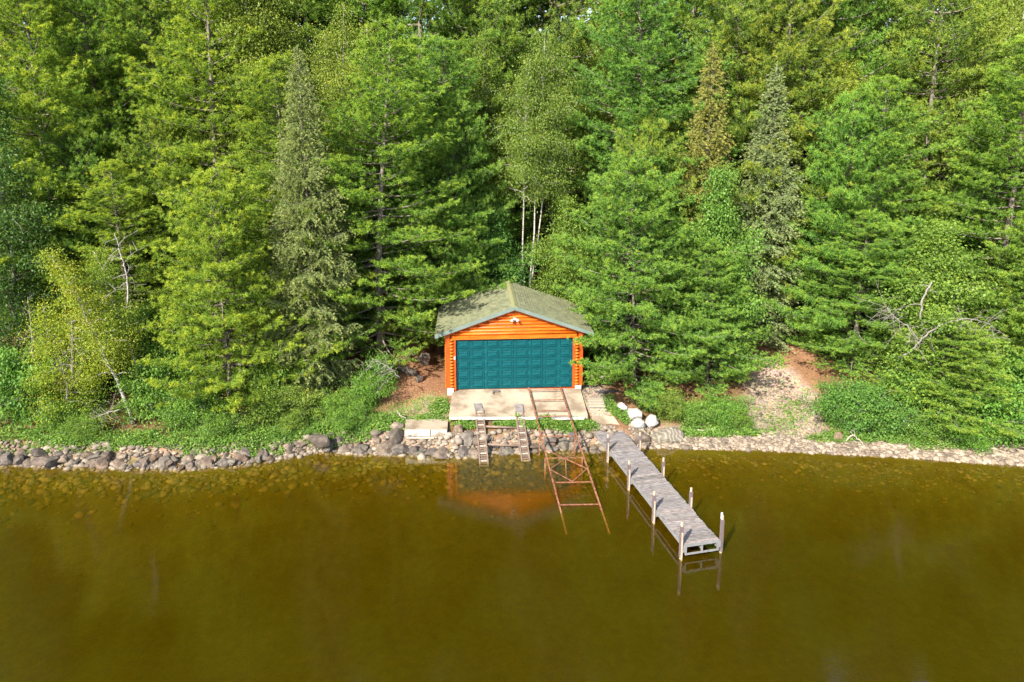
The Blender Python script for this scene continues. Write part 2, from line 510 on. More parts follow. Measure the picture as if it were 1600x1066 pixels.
def hlog(mb, x0, x1, z, r, y=0.10, k=7, bulge=0.16, x0t=None, x1t=None):
    """half-round log facing -y; x0t/x1t: ends of the upper edge"""
    x0t = x0 if x0t is None else x0t; x1t = x1 if x1t is None else x1t
    an = np.linspace(-np.pi / 2, np.pi / 2, k)
    V = []
    for e in (0, 1):
        for t in an:
            f_ = (math.sin(t) + 1) / 2
            xx = (x0 + (x0t - x0) * f_) if e == 0 else (x1 + (x1t - x1) * f_)
            V.append((xx, y - bulge * math.cos(t) ** 0.8 if math.cos(t) > 0 else y, z + r * math.sin(t)))
    Q = [(i, i + 1, k + i + 1, k + i) for i in range(k - 1)]
    T = []
    for i in range(1, k - 1):
        T.append((0, i + 1, i)); T.append((k, k + i, k + i + 1))
    mb.add(V, T=T, Q=Q)


# gable logs
lp = 0.163
z = 2.68 + lp / 2
while z < 3.86:
    hb = min(HW - .02, (APEX - .06 - (z - lp / 2)) / SL); ht = min(HW - .02, (APEX - .06 - (z + lp / 2)) / SL)
    mb = MB(); hlog(mb, -hb, hb, z, lp / 2 - .003, x0t=-ht, x1t=ht)
    o = mb.build('log', M['orange'], bh, True)
    z += lp
# header and vertical trims
part('header_trim', M['orange'], lambda mb: mb.box(-2.95, 2.95, -0.09, 0.09, 2.503, 2.675))
for s_ in (-1, 1):
    part('door_jamb', M['orange_trim'], lambda mb: mb.box(min(s_ * 2.783, s_ * 2.90), max(s_ * 2.783, s_ * 2.90), -0.09, 0.095, -0.0, 2.5))
    part('corner_board', M['orange_trim'], lambda mb: mb.box(min(s_ * 3.06, s_ * 3.26), max(s_ * 3.06, s_ * 3.26), -0.075, 0.16, 0.10, 2.76))
    pl = MB(); hlog(pl, -0.078, 0.078, 0, 0.074, y=0, bulge=0.26)
    plm = pl.mesh('log', M['orange'], True)
    for k in range(16):
        o = link('log', plm, bh); o.location = (s_ * 2.98, 0.10, 0.20 + k * 0.152)
    part('footing', M['whitewash'], lambda mb: mb.box(min(s_ * 2.905, s_ * 3.2), max(s_ * 2.905, s_ * 3.2), -0.13, 0.098, -0.35, 0.115))
    # side wall logs
    sl = MB(); hlog(sl, 0, DEP - .2, 0, 0.085, y=0, bulge=0.10)
    slm = sl.mesh('log', M['orange'], True)
    for k in range(16):
        o = link('log', slm, bh)
        if s_ < 0:
            o.location = (-HW + .04, DEP - 0.02, 0.10 + k * 0.17); o.rotation_euler = (0, 0, -math.pi / 2)
        else:
            o.location = (HW - .04, 0.18, 0.10 + k * 0.17); o.rotation_euler = (0, 0, math.pi / 2)
    # orange board under the rake
    th = math.atan(SL)
    part('rake_trim', M['orange_trim'], lambda mb: mb.bar((s_ * 0.0, -0.11, APEX - .11), (s_ * 3.3, -0.11, APEX - .11 - 3.3 * SL), 0.06, 0.12, (0, 0, 1)))
# roof
RV0, RV1, RS = -0.24, DEP + 0.38, 3.70
ZR = APEX + 0.10
roof = part('roof', M['shingle'], lambda mb: [mb.add([(0, RV0, ZR), (s_ * RS, RV0, ZR - RS * SL), (s_ * RS, RV1, ZR - RS * SL), (0, RV1, ZR),
                                                        (0, RV0, ZR - .10), (s_ * RS, RV0, ZR - .10 - RS * SL), (s_ * RS, RV1, ZR - .10 - RS * SL), (0, RV1, ZR - .10)],
                                                       Q=[(0, 1, 2, 3), (7, 6, 5, 4), (4, 5, 1, 0), (1, 5, 6, 2), (3, 2, 6, 7)]) for s_ in (-1, 1)])
rr = random.Random(4)
L = math.hypot(1, SL)
for s_ in (-1, 1):
    mb = MB()
    nc = 27
    ex = RS * L / nc
    for c_ in range(nc):
        d0, d1 = c_ * ex, (c_ + 1) * ex + 0.012
        y = RV0 - 0.02 - (c_ % 2) * 0.15 - 0.02 * rr.random()
        while y < RV1 + .02:
            ya, yb = max(y + .006, RV0 - .02), min(y + 0.30 - .006, RV1 + .02)
            y += 0.30
            if yb - ya < .02:
                continue
            lift = 0.030 + rr.random() * 0.008
            nrm = (s_ * SL / L, 0, 1 / L)

            def P(d, yy, hgt):
                return (s_ * d / L + nrm[0] * hgt, yy, ZR - d * SL / L + nrm[2] * hgt)
            jit = rr.uniform(-.012, .012)
            V = [P(d0, ya, .004), P(d0, yb, .004), P(d1 + jit, yb, lift), P(d1 + jit, ya, lift), P(d1 + jit, yb, .001), P(d1 + jit, ya, .001), ]
            Q = [(0, 1, 2, 3), (3, 2, 4, 5)] if s_ > 0 else [(0, 3, 2, 1), (3, 5, 4, 2)]
            mb.add(V, T=[(0, 3, 5), (1, 4, 2)], Q=Q, a=rr.random() ** 0.9)
    o = mb.build('shingles', M['shingle'], roof); o['kind'] = 'stuff'
    part('rake_board', M['rake'], lambda mb: mb.bar((s_ * .0, RV0 - .035, ZR - .075), (s_ * (RS + .02), RV0 - .035, ZR - .075 - (RS + .02) * SL), 0.035, 0.165, (0, 0, 1)), roof)
    part('rake_board', M['rake'], lambda mb: mb.bar((s_ * .0, RV1 + .035, ZR - .075), (s_ * (RS + .02), RV1 + .035, ZR - .075 - (RS + .02) * SL), 0.035, 0.165, (0, 0, 1)), roof)
    xe = s_ * (RS + .025)
    part('fascia', M['rake'], lambda mb: mb.box(xe - .015, xe + .015, RV0 - .05, RV1 + .05, ZR - RS * SL - .17, ZR - RS * SL - .01), roof)
rm = MB()
rv = [(-.16, 0, -.16 * SL + .012), (0, 0, .028), (.16, 0, -.16 * SL + .012), (-.16, .30, -.16 * SL + .002), (0, .30, .012), (.16, .30, -.16 * SL + .002),
      (-.16, 0, -.16 * SL - .02), (.16, 0, -.16 * SL - .02)]
rm.add(rv, Q=[(0, 1, 4, 3), (1, 2, 5, 4)], T=[(6, 1, 0), (6, 7, 1), (7, 2, 1)])
rme = rm.mesh('ridge_cap', M['ridge'])
y = RV0 - .04
while y < RV1 - .2:
    o = link('ridge_cap', rme, roof); o.location = (0, y, ZR + .025); y += .215
# flood light with two lamp heads and sensor
fl = empty('flood_light', BW + Matrix.Rotation(BROT, 3, 'Z') @ Vector((0.0, -0.06, 3.46)), BROT)
tag(fl, 'white twin-head flood light under the gable peak of the boathouse', 'light')
part('base_plate', M['white'], lambda mb: mb.tube([(0, .02, 0), (0, -.035, 0)], .075, 12), fl)
for s_ in (-1, 1):
    part('arm', M['white'], lambda mb: mb.tube([(s_ * .03, -.03, 0), (s_ * .10, -.08, .0)], .018, 6), fl)
    part('lamp_head', M['white'], lambda mb: mb.tube([(s_ * .09, -.06, .01), (s_ * .12, -.12, -.01), (s_ * .15, -.20, -.04)], [.03, .055, .075], 10), fl, True)
part('motion_sensor', M['post_dark'], lambda mb: mb.tube([(0, -.03, -.05), (0, -.10, -.085)], [.035, .045], 8), fl)
kp = part('keypad', M['white'], lambda mb: mb.box(-.035, .035, -.03, 0, -.075, .075), bh)
kp.location = (-2.84, -.092, 1.62)

# ------------------------------------------------------------------ concrete apron, pads
ap = MB()
a0 = [Vector((-2.84, 32.30, 1.40)), Vector((3.28, 32.42, 1.40))]
f0 = [Vector((-2.84, 30.22, 1.02)), Vector((3.42, 30.24, 1.02))]
V = [f0[0], f0[1], a0[1], a0[0]] + [p + Vector((0, 0, -.42)) for p in (f0[0], f0[1], a0[1], a0[0])]
ap.add([tuple(p) for p in V], Q=[(0, 1, 2, 3), (4, 5, 1, 0), (5, 6, 2, 1), (7, 4, 0, 3)])
apron = ap.build('concrete_apron', M['concrete'])
tag(apron, 'sloping pale concrete apron in front of the teal garage door', 'concrete slab')
mb = MB(); mb.box(-1.5, 1.5, 0, .10, -.09, .0)
sill = mb.build('edge_board', M['whitewash'], apron); sill.location = (-1.30, 30.02, 0.985)
mb = MB(); mb.box(-1.5, 1.45, 0, .10, -.09, .0)
sill = mb.build('edge_board', M['whitewash'], apron); sill.location = (1.80, 30.03, 0.98)
# bracket lying on the apron
wb = empty('door_bracket', on_z(775, 612, 1.385), 0.05)
tag(wb, 'small dark metal bracket lying on the concrete apron', 'bracket')
part('plate', M['post_dark'], lambda mb: mb.box(-.17, .17, -.05, .05, 0, .05), wb)
part('handle', M['post_dark'], lambda mb: mb.bar((-.12, -.05, .02), (-.16, -.22, .01), .05, .03), wb)

p0, p1, p2, p3 = on_z(632, 671, .80), on_z(699, 671, .80), on_z(700, 655, .80), on_z(635, 655, .80)
mb = MB()
V = [p0, p1, p2, p3] + [p + Vector((0, 0, -.62)) for p in (p0, p1, p2, p3)]
mb.add([tuple(p) for p in V], Q=[(0, 1, 2, 3), (4, 5, 1, 0), (5, 6, 2, 1), (6, 7, 3, 2), (7, 4, 0, 3)])
pad = mb.build('concrete_landing', M['concrete'])
tag(pad, 'low concrete landing with whitewashed front left of the boat ramps', 'concrete slab')
mb = MB(); mb.box(p0.x + .02, p0.x + 1.12, p0.y - .05, p0.y - .004, .50, .79)
mb.build('front_panel', M['whitewash'], pad)
mb = MB(); mb.box(p0.x + 1.18, p1.x - .02, p0.y - .04, p0.y - .004, .56, .79)
mb.build('front_panel', M['whitewash'], pad)
mb = MB(); mb.tube([(p0.x + .1, p0.y - .12, .46), (p0.x + 1.3, p0.y - .12, .45)], .045, 8)
mb.build('pipe', M['driftwood'], pad)

# ------------------------------------------------------------------ boat ramps
ramp_e = empty('boat_ramp', (0, 0, 0))
tag(ramp_e, 'pair of slatted wooden boat ramps joined by cross pipes, running from apron into the water', 'boat ramp')


def ladder(A, B, w, nr):
    """A top centre, B foot centre"""
    A = Vector(A); B = Vector(B); d = (B - A).normalized()
    sd = Vector((d.y, -d.x, 0)).normalized()
    if sd.x < 0:
        sd = -sd
    for s_ in (-1, 1):
        part('side_rail', M['alu'], lambda mb: mb.bar(A + sd * (s_ * w / 2), B + sd * (s_ * w / 2), .055, .12), ramp_e)
    for k in range(nr):
        p = A.lerp(B, (k + .5) / nr)
        part('rung', M['alu'] if k % 3 else M['driftwood'], lambda mb: mb.bar(p - sd * (w / 2 - .03), p + sd * (w / 2 - .03), .075, .045, (0, 0, 1)), ramp_e)
    return A, B, sd


def mid(x0, x1, y, Z):
    return on_z((x0 + x1) / 2, y, Z)


l1 = ladder(mid(744, 754, 641.5, 1.10), mid(749, 764, 730, -.10), .34, 24)
l2 = ladder(mid(806, 816, 644, 1.08), mid(815, 828.5, 722, -.06), .33, 22)
for (x0, x1, y0, x2, x3, y1) in ((740, 752, 631, 743, 755, 642), (803.5, 816, 632, 806, 818, 644)):
    q = [on_z(x0, y0, 1.20), on_z(x1, y0, 1.20), on_z(x3, y1, 1.10), on_z(x2, y1, 1.10)]
    mb = MB()
    mb.add([tuple(p + Vector((0, 0, .03))) for p in q] + [tuple(p - Vector((0, 0, .03))) for p in q], Q=[(3, 2, 1, 0), (7, 6, 2, 3), (4, 7, 3, 0), (6, 5, 1, 2), (5, 4, 0, 1)])
    mb.build('ramp_plate', M['plank'], ramp_e)
for y0, y1 in ((667, 669), (696, 698)):
    f1 = (y0 - 641.5) / (730 - 641.5)
    a_ = l1[0].lerp(l1[1], f1 * 0.97); b_ = l2[0].lerp(l2[1], (y1 - 644) / (722 - 644) * 0.97)
    part('cross_pipe', M['alu'], lambda mb: mb.tube([a_ + Vector((.1, 0, -.05)), b_ + Vector((-.1, 0, -.05))], .05, 8), ramp_e, True)
for A, B, sd in (l1, l2):
    for s_ in (-1, 1):
        p = A.lerp(B, .68) + sd * (s_ * .2)
        part('leg', M['alu'], lambda mb: mb.bar(p + Vector((0, 0, .05)), (p.x, p.y, ground(p.x, p.y) - .1), .05, .05, (1, 0, 0)), ramp_e)

# ------------------------------------------------------------------ rusty marine railway
rail_e = empty('boat_railway', (0, 0, 0))
tag(rail_e, 'long rusty steel boat rail track with cross bracing running into the lake', 'rail track')
RA, RB = on_z(826, 607.6, 1.52), on_z(875.5, 797, 0.0)
SA, SB = on_z(875.7, 606.7, 1.52), on_z(939.5, 796, 0.0)


def rl(f):
    return RA + (RB - RA) * f


def rr_(f):
    return SA + (SB - SA) * f


RUST = M['rust']
part('rail', RUST, lambda mb: mb.bar(rl(-.01), rl(1.15), .05, .07), rail_e)
part('rail', RUST, lambda mb: mb.bar(rr_(-.01), rr_(1.15), .05, .07), rail_e)


def frac_for(y):
    lo, hi = 0, 2
    for _ in range(40):
        m_ = (lo + hi) / 2
        p = rl(m_); Dz = CAMH - p.z; d = p.y * math.cos(PITCH) + Dz * math.sin(PITCH)
        yy = YC + F * (Dz * math.cos(PITCH) - p.y * math.sin(PITCH)) / d
        lo, hi = (m_, hi) if yy < y else (lo, m_)
    return lo


for y in (610, 625.6, 642, 651, 682, 716, 754, 789):
    f_ = frac_for(y)
    part('cross_bar', RUST, lambda mb: mb.bar(rl(f_), rr_(f_), .034, .034), rail_e)
fs = [frac_for(y) for y in (701, 716.5, 733, 753)]
ctr = (rl(fs[1]) + rr_(fs[1])) / 2
for a_, b_ in ((rl(fs[0]), ctr), (rr_(fs[0]), ctr), (ctr, rl(fs[2])), (ctr, rr_(fs[2]))):
    part('brace', RUST, lambda mb: mb.bar(a_ + Vector((0, 0, -.02)), b_ + Vector((0, 0, -.02)), .026, .026), rail_e)
ctr2 = (rl(fs[3]) + rr_(fs[3])) / 2
for a_ in (rl(fs[2]), rr_(fs[2])):
    part('brace', RUST, lambda mb: mb.bar(a_, ctr2, .026, .026), rail_e)
for f_ in (frac_for(682), frac_for(716)):
    for fn in (rl, rr_):
        p = fn(f_)
        part('leg', RUST, lambda mb: mb.bar(p + Vector((-.07, 0, .03)), (p.x - .07, p.y, min(ground(p.x, p.y), p.z - .5) - .05), .05, .05, (0, 1, 0)), rail_e)
part('leg', RUST, lambda mb: mb.bar(ctr, ctr + Vector((.06, -.1, -1.2)), .03, .03, (0, 1, 0)), rail_e)

# ------------------------------------------------------------------ dock
DA, DB = on_z(928, 669.5, .5), on_z(1071, 851, .5)
dd = (DB - DA).normalized(); ds = Vector((-dd.y, dd.x, 0)); DW = 1.18; DL = (DB - DA).length
dock = empty('dock', (DA.x, DA.y, 0), math.atan2(dd.y, dd.x))
tag(dock, 'long grey weathered plank dock on posts reaching out into the lake', 'dock')
# local: +x outwards along the dock, +y to its right-hand (photo) side
np_ = 60
for k in range(np_):
    w_ = DL / np_
    mb = MB()
    dx = random.uniform(-.004, .004); e0, e1 = random.uniform(-.02, .02), random.uniform(-.02, .02)
    zt = .5 + random.uniform(-.006, .006)
    mb.box(-w_ / 2 + .008, w_ / 2 - .008, -.03 + e0, DW + .03 + e1, -.038, 0)
    o = mb.build('plank', M['plank'], dock)
    o.location = ((k + .5) * w_ + dx, 0, zt); o.rotation_euler = (random.uniform(-.006, .006), random.uniform(-.02, .02), random.uniform(-.006, .006))
    c_ = random.choice([(1, 1, 1), (1.05, 1, .97), (.92, .92, .95), (1.12, 1.1, 1.08), (.85, .84, .84)]); o.color = (*c_, 1)
for yy in (.03, DW / 2, DW - .03):
    part('stringer', M['plank'] if yy < .1 or yy > 1 else M['metal'], lambda mb: mb.box(0.02, DL - .02, yy - .025, yy + .025, .25, .455), dock)
part('kick_rail', M['metal'], lambda mb: mb.box(0.0, DL, -.06, -.032, .36, .475), dock)
for k in range(5):
    xx = k * (DL - .06) / 4 + .02
    if k < 4:
        part('cross_beam', M['metal'], lambda mb: mb.box(xx, xx + .05, .06, DW - .06, .26, .43), dock)
fr_ = empty('end_frame', (DL, 0, 0)); fr_.parent = dock
part('bar', M['metal'], lambda mb: mb.box(.0, .05, -.02, DW + .02, .43, .50), fr_)
part('bar', M['metal'], lambda mb: mb.box(.0, .05, -.02, DW + .02, .14, .185), fr_)
for yy in (-.02, DW / 2 - .03, DW - .04):
    part('upright', M['metal'], lambda mb: mb.box(.001, .049, yy, yy + .055, .186, .429), fr_)


def dock_post(x, y, top, two=False):
    gz = -1.62
    e = empty('post', (x, y, 0)); e.parent = dock
    part('pole', M['post'], lambda mb: mb.tube([(0, 0, -.02), (0, 0, top)], .042, 8), e)
    part('drowned_pole', M['slime_dimmed'], lambda mb: mb.tube([(0, 0, gz), (0, 0, -.025)], .040, 8), e)
    part('sleeve', M['post_dark'], lambda mb: mb.box(-.048, .048, -.05, .05, .05, top - .14), e)
    sgn = 1 if y < 0.5 else -1
    part('bracket', M['metal'], lambda mb: mb.box(-.07, .07, (.051 if sgn > 0 else -.14), (.14 if sgn > 0 else -.051), .24, .46), e)
    if two:
        part('guide_pole', M['white'], lambda mb: mb.tube([(-.10, .03, -.05), (-.10, .03, top + .03)], .038, 8), e)
    else:
        part('spacer', M['post'], lambda mb: mb.box(.049, .08, -.025, .025, -.05, top - .35), e)


for k, xx in enumerate((2.13, 4.46, 6.80, 9.12)):
    x = min(xx * DL / 9.0, DL - .02) if k < 3 else DL - .03
    dock_post(x, -.14, 1.20 + (.10 if k == 3 else 0))
    dock_post(x - (.0 if k == 3 else .05), DW + .14, 1.12 + (.22 if k == 3 else 0), two=(k == 3))

# pad and boardwalk at the dock head
q = [on_z(927, 669, .54), on_z(970, 667, .54), on_z(959, 650, .86), on_z(925, 651, .86)]
mb = MB()
mb.add([tuple(p) for p in q] + [tuple(p - Vector((0, 0, .5))) for p in q], Q=[(0, 1, 2, 3), (4, 5, 1, 0), (5, 6, 2, 1), (7, 4, 0, 3), (6, 7, 3, 2)])
dp = mb.build('dock_landing', M['concrete'])
tag(dp, 'small tan concrete landing at the shore end of the dock', 'concrete slab')
bw = empty('boardwalk', (0, 0, 0))
tag(bw, 'short stepped walk of pale weathered boards beside the concrete apron', 'boardwalk')
ys = np.linspace(650, 620, 7)
for k in range(6):
    Z = .66 + .075 * k
    for _ in range(6):
        pc = on_z(938 - (650 - ys[k]) * .28, ys[k], Z); Z = max(ground(pc.x - .45, pc.y), ground(pc.x + .45, pc.y), ground(pc.x, pc.y), ground(pc.x, pc.y + .25)) + .10
    xl0, xl1 = 924 - (650 - ys[k]) * .22, 951 - (650 - ys[k]) * .33
    p = on_z(xl0, ys[k], Z); q_ = on_z(xl1, ys[k], Z); r_ = on_z(xl0, ys[k + 1], Z + .04)
    mb = MB(); mb.box(0, q_.x - p.x, 0.01, max(.16, (r_.y - p.y) * .96), -.06, 0)
    o = mb.build('plank', M['board'], bw); o.location = p; o.rotation_euler = (R(2), 0, random.uniform(-.02, .02))

# ------------------------------------------------------------------ rocks
def rock_mesh(seed, sub=2, rough=0.30, cuts=11, material=None, name='rock'):
    r = random.Random(seed)
    bm = bmesh.new()
    bmesh.ops.create_icosphere(bm, subdivisions=sub, radius=1)
    off = Vector((r.uniform(-50, 50), r.uniform(-50, 50), r.uniform(-50, 50)))
    pl = []
    for _ in range(cuts):
        d = Vector((r.gauss(0, 1), r.gauss(0, 1), r.gauss(0, 1))).normalized(); pl.append((d, r.uniform(.48, .82)))
    for v_ in bm.verts:
        c0 = v_.co.copy()
        v_.co += c0 * (mnoise.noise(c0 * 1.3 + off) * rough + mnoise.noise(c0 * 3.5 + off) * rough * .3)
        for d, h_ in pl:
            k = v_.co.dot(d)
            if k > h_:
                v_.co -= d * (k - h_) * .96
    me = bpy.data.meshes.new(name)
    bm.to_mesh(me); bm.free()
    me.materials.append(material or M['rock'])
    me.polygons.foreach_set('use_smooth', [True] * len(me.polygons))
    try:
        me.set_sharp_from_angle(angle=R(20))
    except Exception:
        pass
    return me


ROCKS = [rock_mesh(i) for i in range(14)]
rk = random.Random(11)
tones = [(1, 1, 1), (1.12, 1.0, .9), (.85, .87, .9), (.95, .88, .84), (1.2, 1.12, 1.02), (.72, .71, .72), (1.15, .95, .8), (.9, .95, .9)]


def rock(x, y, z, sx, sy, sz, label, group=None, me=None, tone=None, name='rock', cat='rock'):
    o = link(name, me or rk.choice(ROCKS))
    o.location = (x, y, z); o.scale = (sx, sy, sz)
    o.rotation_euler = (rk.uniform(-.35, .35), rk.uniform(-.35, .35), rk.uniform(0, 6.28))
    o.color = (*(tone or rk.choice(tones)), 1)
    tag(o, label, cat, group)
    return o


def sect(x):
    for lim, l in ((-16, 'below the leafy tree at the left end'), (-12, 'below the yellow-leaved leaning birches'),
                   (-8.2, 'below the front white pine on the left shore'), (-4.2, 'below the green bank in front of the grey spruce'),
                   (-1.6, 'below the concrete landing'), (1.0, 'between and beside the boat ramps'), (9, 'between the rusty rail track and the dock')):
        if x < lim:
            return l


nr_ = 0
x = -25.0
while x < 3.2:
    for row, (dy, zz, s0, s1) in enumerate(((-.08, .05, .22, .44), (.20, .24, .16, .34), (.44, .40, .12, .26), (-.30, .0, .08, .17))):
        if rk.random() < (.08 if row < 2 else .28):
            continue
        s = rk.uniform(s0, s1) * (1.0 if x < -6 else 1.08)
        xx = x + rk.uniform(-.25, .25); yy = float(shore(xx)) + dy + rk.uniform(-.1, .1)
        if x > -5 and row == 2 and rk.random() < .3: continue
        if x < -5 and row == 2 and rk.random() < .6: continue
        if row in (1, 2) and (-4.9 < xx < -2.7): zz -= .16
        if min(abs(xx + 1.4), abs(xx - .45)) < .42: zz -= .12 + .12 * row
        l = sect(xx)
        rock(xx, yy, zz + rk.uniform(-.08, .08), s * rk.uniform(.9, 1.35), s * rk.uniform(.8, 1.1), s * rk.uniform(.6, .85),
             'grey-brown shore stone ' + l, 'shore stones ' + l)
        nr_ += 1
    x += rk.uniform(.31, .50)


def hero(px, py, Z, w, dpt, hgt, label, tone=(1, 1, 1), me=None, rz=None, seed=None):
    p = on_z(px, py, Z)
    for _ in range(8):
        Z = max(.1, ground(p.x, p.y)) + .35 * hgt
        p = on_z(px, py, Z)
    o = rock(p.x, p.y, Z, w, dpt, hgt, label, None, me, tone, 'boulder', 'boulder')
    o.rotation_euler = (rk.uniform(-.1, .1), rk.uniform(-.1, .1), rk.uniform(0, 6) if rz is None else rz)
    return o


hero(500, 688, .45, .62, .35, .38, 'large dark flat-topped boulder on the left shore above the water', (.75, .72, .7), ROCKS[2], 0)
hero(622, 686, .38, .48, .4, .62, 'big upright grey boulder at the left front corner of the concrete landing', (.85, .83, .8), ROCKS[5], 0)
hero(618, 667, .72, .5, .42, .25, 'flat pale rock adjoining the left side of the concrete landing', (1.45, 1.4, 1.25), ROCKS[7], .5)
hero(731, 690, .30, .55, .4, .5, 'large grey boulder just left of the boat ramp', (.85, .87, .88), ROCKS[3], .3)
hero(715, 673, .5, .33, .3, .3, 'rounded tan boulder below the left corner of the apron', (1.4, 1.25, 1.05), ROCKS[8], .3)
WR = [rock_mesh(100 + i, 2, .2, 5, M['white_rock'], 'boulder') for i in range(3)]
for k, (px, py, Z, w_, d_, h_, l) in enumerate(((973, 637, .85, .34, .28, .26, 'smallest white boulder, uppermost of the row beside the dock landing'),
                                                 (989, 648, .75, .52, .34, .34, 'elongated white boulder in the middle of the row beside the dock landing'),
                                                 (995, 664, .62, .38, .32, .34, 'round white boulder nearest the dock planks'),
                                                 (1018, 660, .62, .40, .34, .40, 'white boulder leaning on the big striped rock'))):
    hero(px, py, Z, w_, d_, h_, l, (1, 1, 1), WR[k % 3], [0, -.7, .2, 1][k])
mS, nS, bS = mat('striped_rock')
v = coords(nS, 'Object', (1, 1, 2.2))
wv = N(nS, 'ShaderNodeTexWave', Scale=1.1, Distortion=9.0, Detail=6.0)
nS.links.new(v, wv.inputs['Vector'])
cc = ramp(nS, wv.outputs['Fac'], [(0.2, (.13, .112, .088)), (.6, (.175, .15, .11)), (.95, (.26, .22, .16))])
nS.links.new(cc, bS.inputs['Base Color']); bS.inputs['Roughness'].default_value = .9
bump(nS, bS, noise(nS, v, 6, 6), .6, .04)
hero(1043, 680, .30, .78, .55, .48, 'largest boulder on the shore, grey-brown with pale bands, right of the dock', (1, 1, 1), rock_mesh(210, 3, .18, 5, mS, 'boulder'), .2)
hero(1003, 685, .25, .5, .4, .38, 'brown boulder between the dock and the big banded rock', (1.05, .98, .88), ROCKS[9], .2)
hero(1310, 685, .42, .20, .17, .34, 'upright tan stone on the pebble beach under the dark bush', (1.55, 1.3, 1.0), rock_mesh(55, 2, .15, 3), .2)
for px, py, Z, s in ((641, 582, 1.5, .35), (664, 556, 1.9, .45), (655, 588, 1.5, .3), (630, 574, 1.7, .32), (645, 545, 2.2, .3)):
    p = on_z(px, py, Z)
    rock(p.x, p.y, ground(p.x, p.y) + .1, s * 1.2, s, s * .8, 'shaded grey rock lying on the needle litter left of the boathouse', 'rocks beside the boathouse', tone=(1, 1.02, 1))

# pebbles on the beach, shallow stones on the lake bed, rubble between the big stones
ico = bmesh.new(); bmesh.ops.create_icosphere(ico, subdivisions=1, radius=1)
IV = np.array([v_.co[:] for v_ in ico.verts]); IT = np.array([[v_.index for v_ in f_.verts] for f_ in ico.faces])
ico.free()
ico = bmesh.new(); bmesh.ops.create_icosphere(ico, subdivisions=1, radius=1); ico.free()
# coarse pebble = icosahedron
phi = (1 + 5 ** .5) / 2
PV = np.array([(-1, phi, 0), (1, phi, 0), (-1, -phi, 0), (1, -phi, 0), (0, -1, phi), (0, 1, phi), (0, -1, -phi), (0, 1, -phi), (phi, 0, -1), (phi, 0, 1), (-phi, 0, -1), (-phi, 0, 1)]) / math.hypot(1, phi)
PT = np.array([(0, 11, 5), (0, 5, 1), (0, 1, 7), (0, 7, 10), (0, 10, 11), (1, 5, 9), (5, 11, 4), (11, 10, 2), (10, 7, 6), (7, 1, 8), (3, 9, 4), (3, 4, 2), (3, 2, 6), (3, 6, 8), (3, 8, 9), (4, 9, 5), (2, 4, 11), (6, 2, 10), (8, 6, 7), (9, 8, 1)])


def _lake_z(XY, S):
    return np.minimum(ground_np(XY[:, 0], XY[:, 1]), -.06 - S * .75)


def stones(name, XY, S, material, label, cat, flat=.6, sink=.2, zoff=None, smooth=True, seed=1):
    r = np.random.default_rng(seed)
    n_ = len(XY)
    Z = ground_np(XY[:, 0], XY[:, 1]) if zoff is None else zoff
    sc = S[:, None] * np.stack([r.uniform(.8, 1.3, n_), r.uniform(.75, 1.1, n_), r.uniform(flat * .7, flat * 1.2, n_)], -1)
    an = r.uniform(0, 6.28, n_)
    V = PV[None] * (1 + r.uniform(-.22, .22, (n_, 12, 1))) * sc[:, None, :]
    X = V[..., 0] * np.cos(an)[:, None] - V[..., 1] * np.sin(an)[:, None]
    Y = V[..., 0] * np.sin(an)[:, None] + V[..., 1] * np.cos(an)[:, None]
    V = np.stack([X + XY[:, None, 0], Y + XY[:, None, 1], V[..., 2] + (Z + S * flat * (1 - 2 * sink) * .5)[:, None]], -1)
    T = PT[None] + (np.arange(n_) * 12)[:, None, None]
    mb = MB(); mb.add(V.reshape(-1, 3), T=T.reshape(-1, 3), a=np.repeat(r.random(n_), 12))
    o = mb.build(name, material, smooth=smooth)
    tag(o, label, cat, kind='stuff')
    return o


r = np.random.default_rng(5)
n_ = 9500
px_ = r.uniform(5.3, 26, n_); d_ = r.uniform(-.12, 1.45, n_) ** 1 * (1 + .0 * px_)
keep = (d_ < 1.3 + .25 * np.sin(px_ * 1.3)) | (r.random(n_) < .2)
px_, d_ = px_[keep], d_[keep]
S = r.gamma(3, .016, len(px_)) * (1 + .9 * sstep(15, 22, px_)) + .018
stones('pebbles', np.stack([px_, shore(px_) + d_], -1), np.minimum(S, .17), M['pebble'], 'band of pale pebbles along the waterline right of the dock', 'pebbles', seed=2)
n_ = 2600
ang = r.uniform(0, 6.28, n_); rad = np.sqrt(r.random(n_))
gxs = np.concatenate([12.9 + 1.6 * rad[:1700] * np.cos(ang[:1700]), 3.95 + .6 * rad[1700:2200] * np.cos(ang[1700:2200]), -4.2 + 1.4 * rad[2200:] * np.cos(ang[2200:])])
gys = np.concatenate([31.2 + 2.6 * rad[:1700] * np.sin(ang[:1700]), 32.2 + 1.3 * rad[1700:2200] * np.sin(ang[1700:2200]), 30.9 + .6 * rad[2200:] * np.sin(ang[2200:])])
stones('gravel', np.stack([gxs, gys], -1), r.gamma(3, .010, n_) + .012, M['rubble'], 'loose pale gravel on the trail and beside the boathouse', 'gravel', seed=3)
n_ = 2600
px_ = r.uniform(-25, 4.6, n_); d_ = r.uniform(-.45, .75, n_)
stones('rubble', np.stack([px_, shore(px_) + d_], -1), r.gamma(3, .022, n_) + .03, M['rubble'], 'small rubble filling the gaps between the shore stones', 'rubble', seed=4)
n_ = 4200
px_ = r.uniform(-26, 26, n_); d_ = -np.abs(r.normal(0, 1.25, n_)) - .1
lk_xy, lk_s = np.stack([px_, shore(px_) + d_], -1), np.minimum(r.gamma(3, .03, n_) + .03, .20) * np.where(px_ > 5.5, .6, 1)
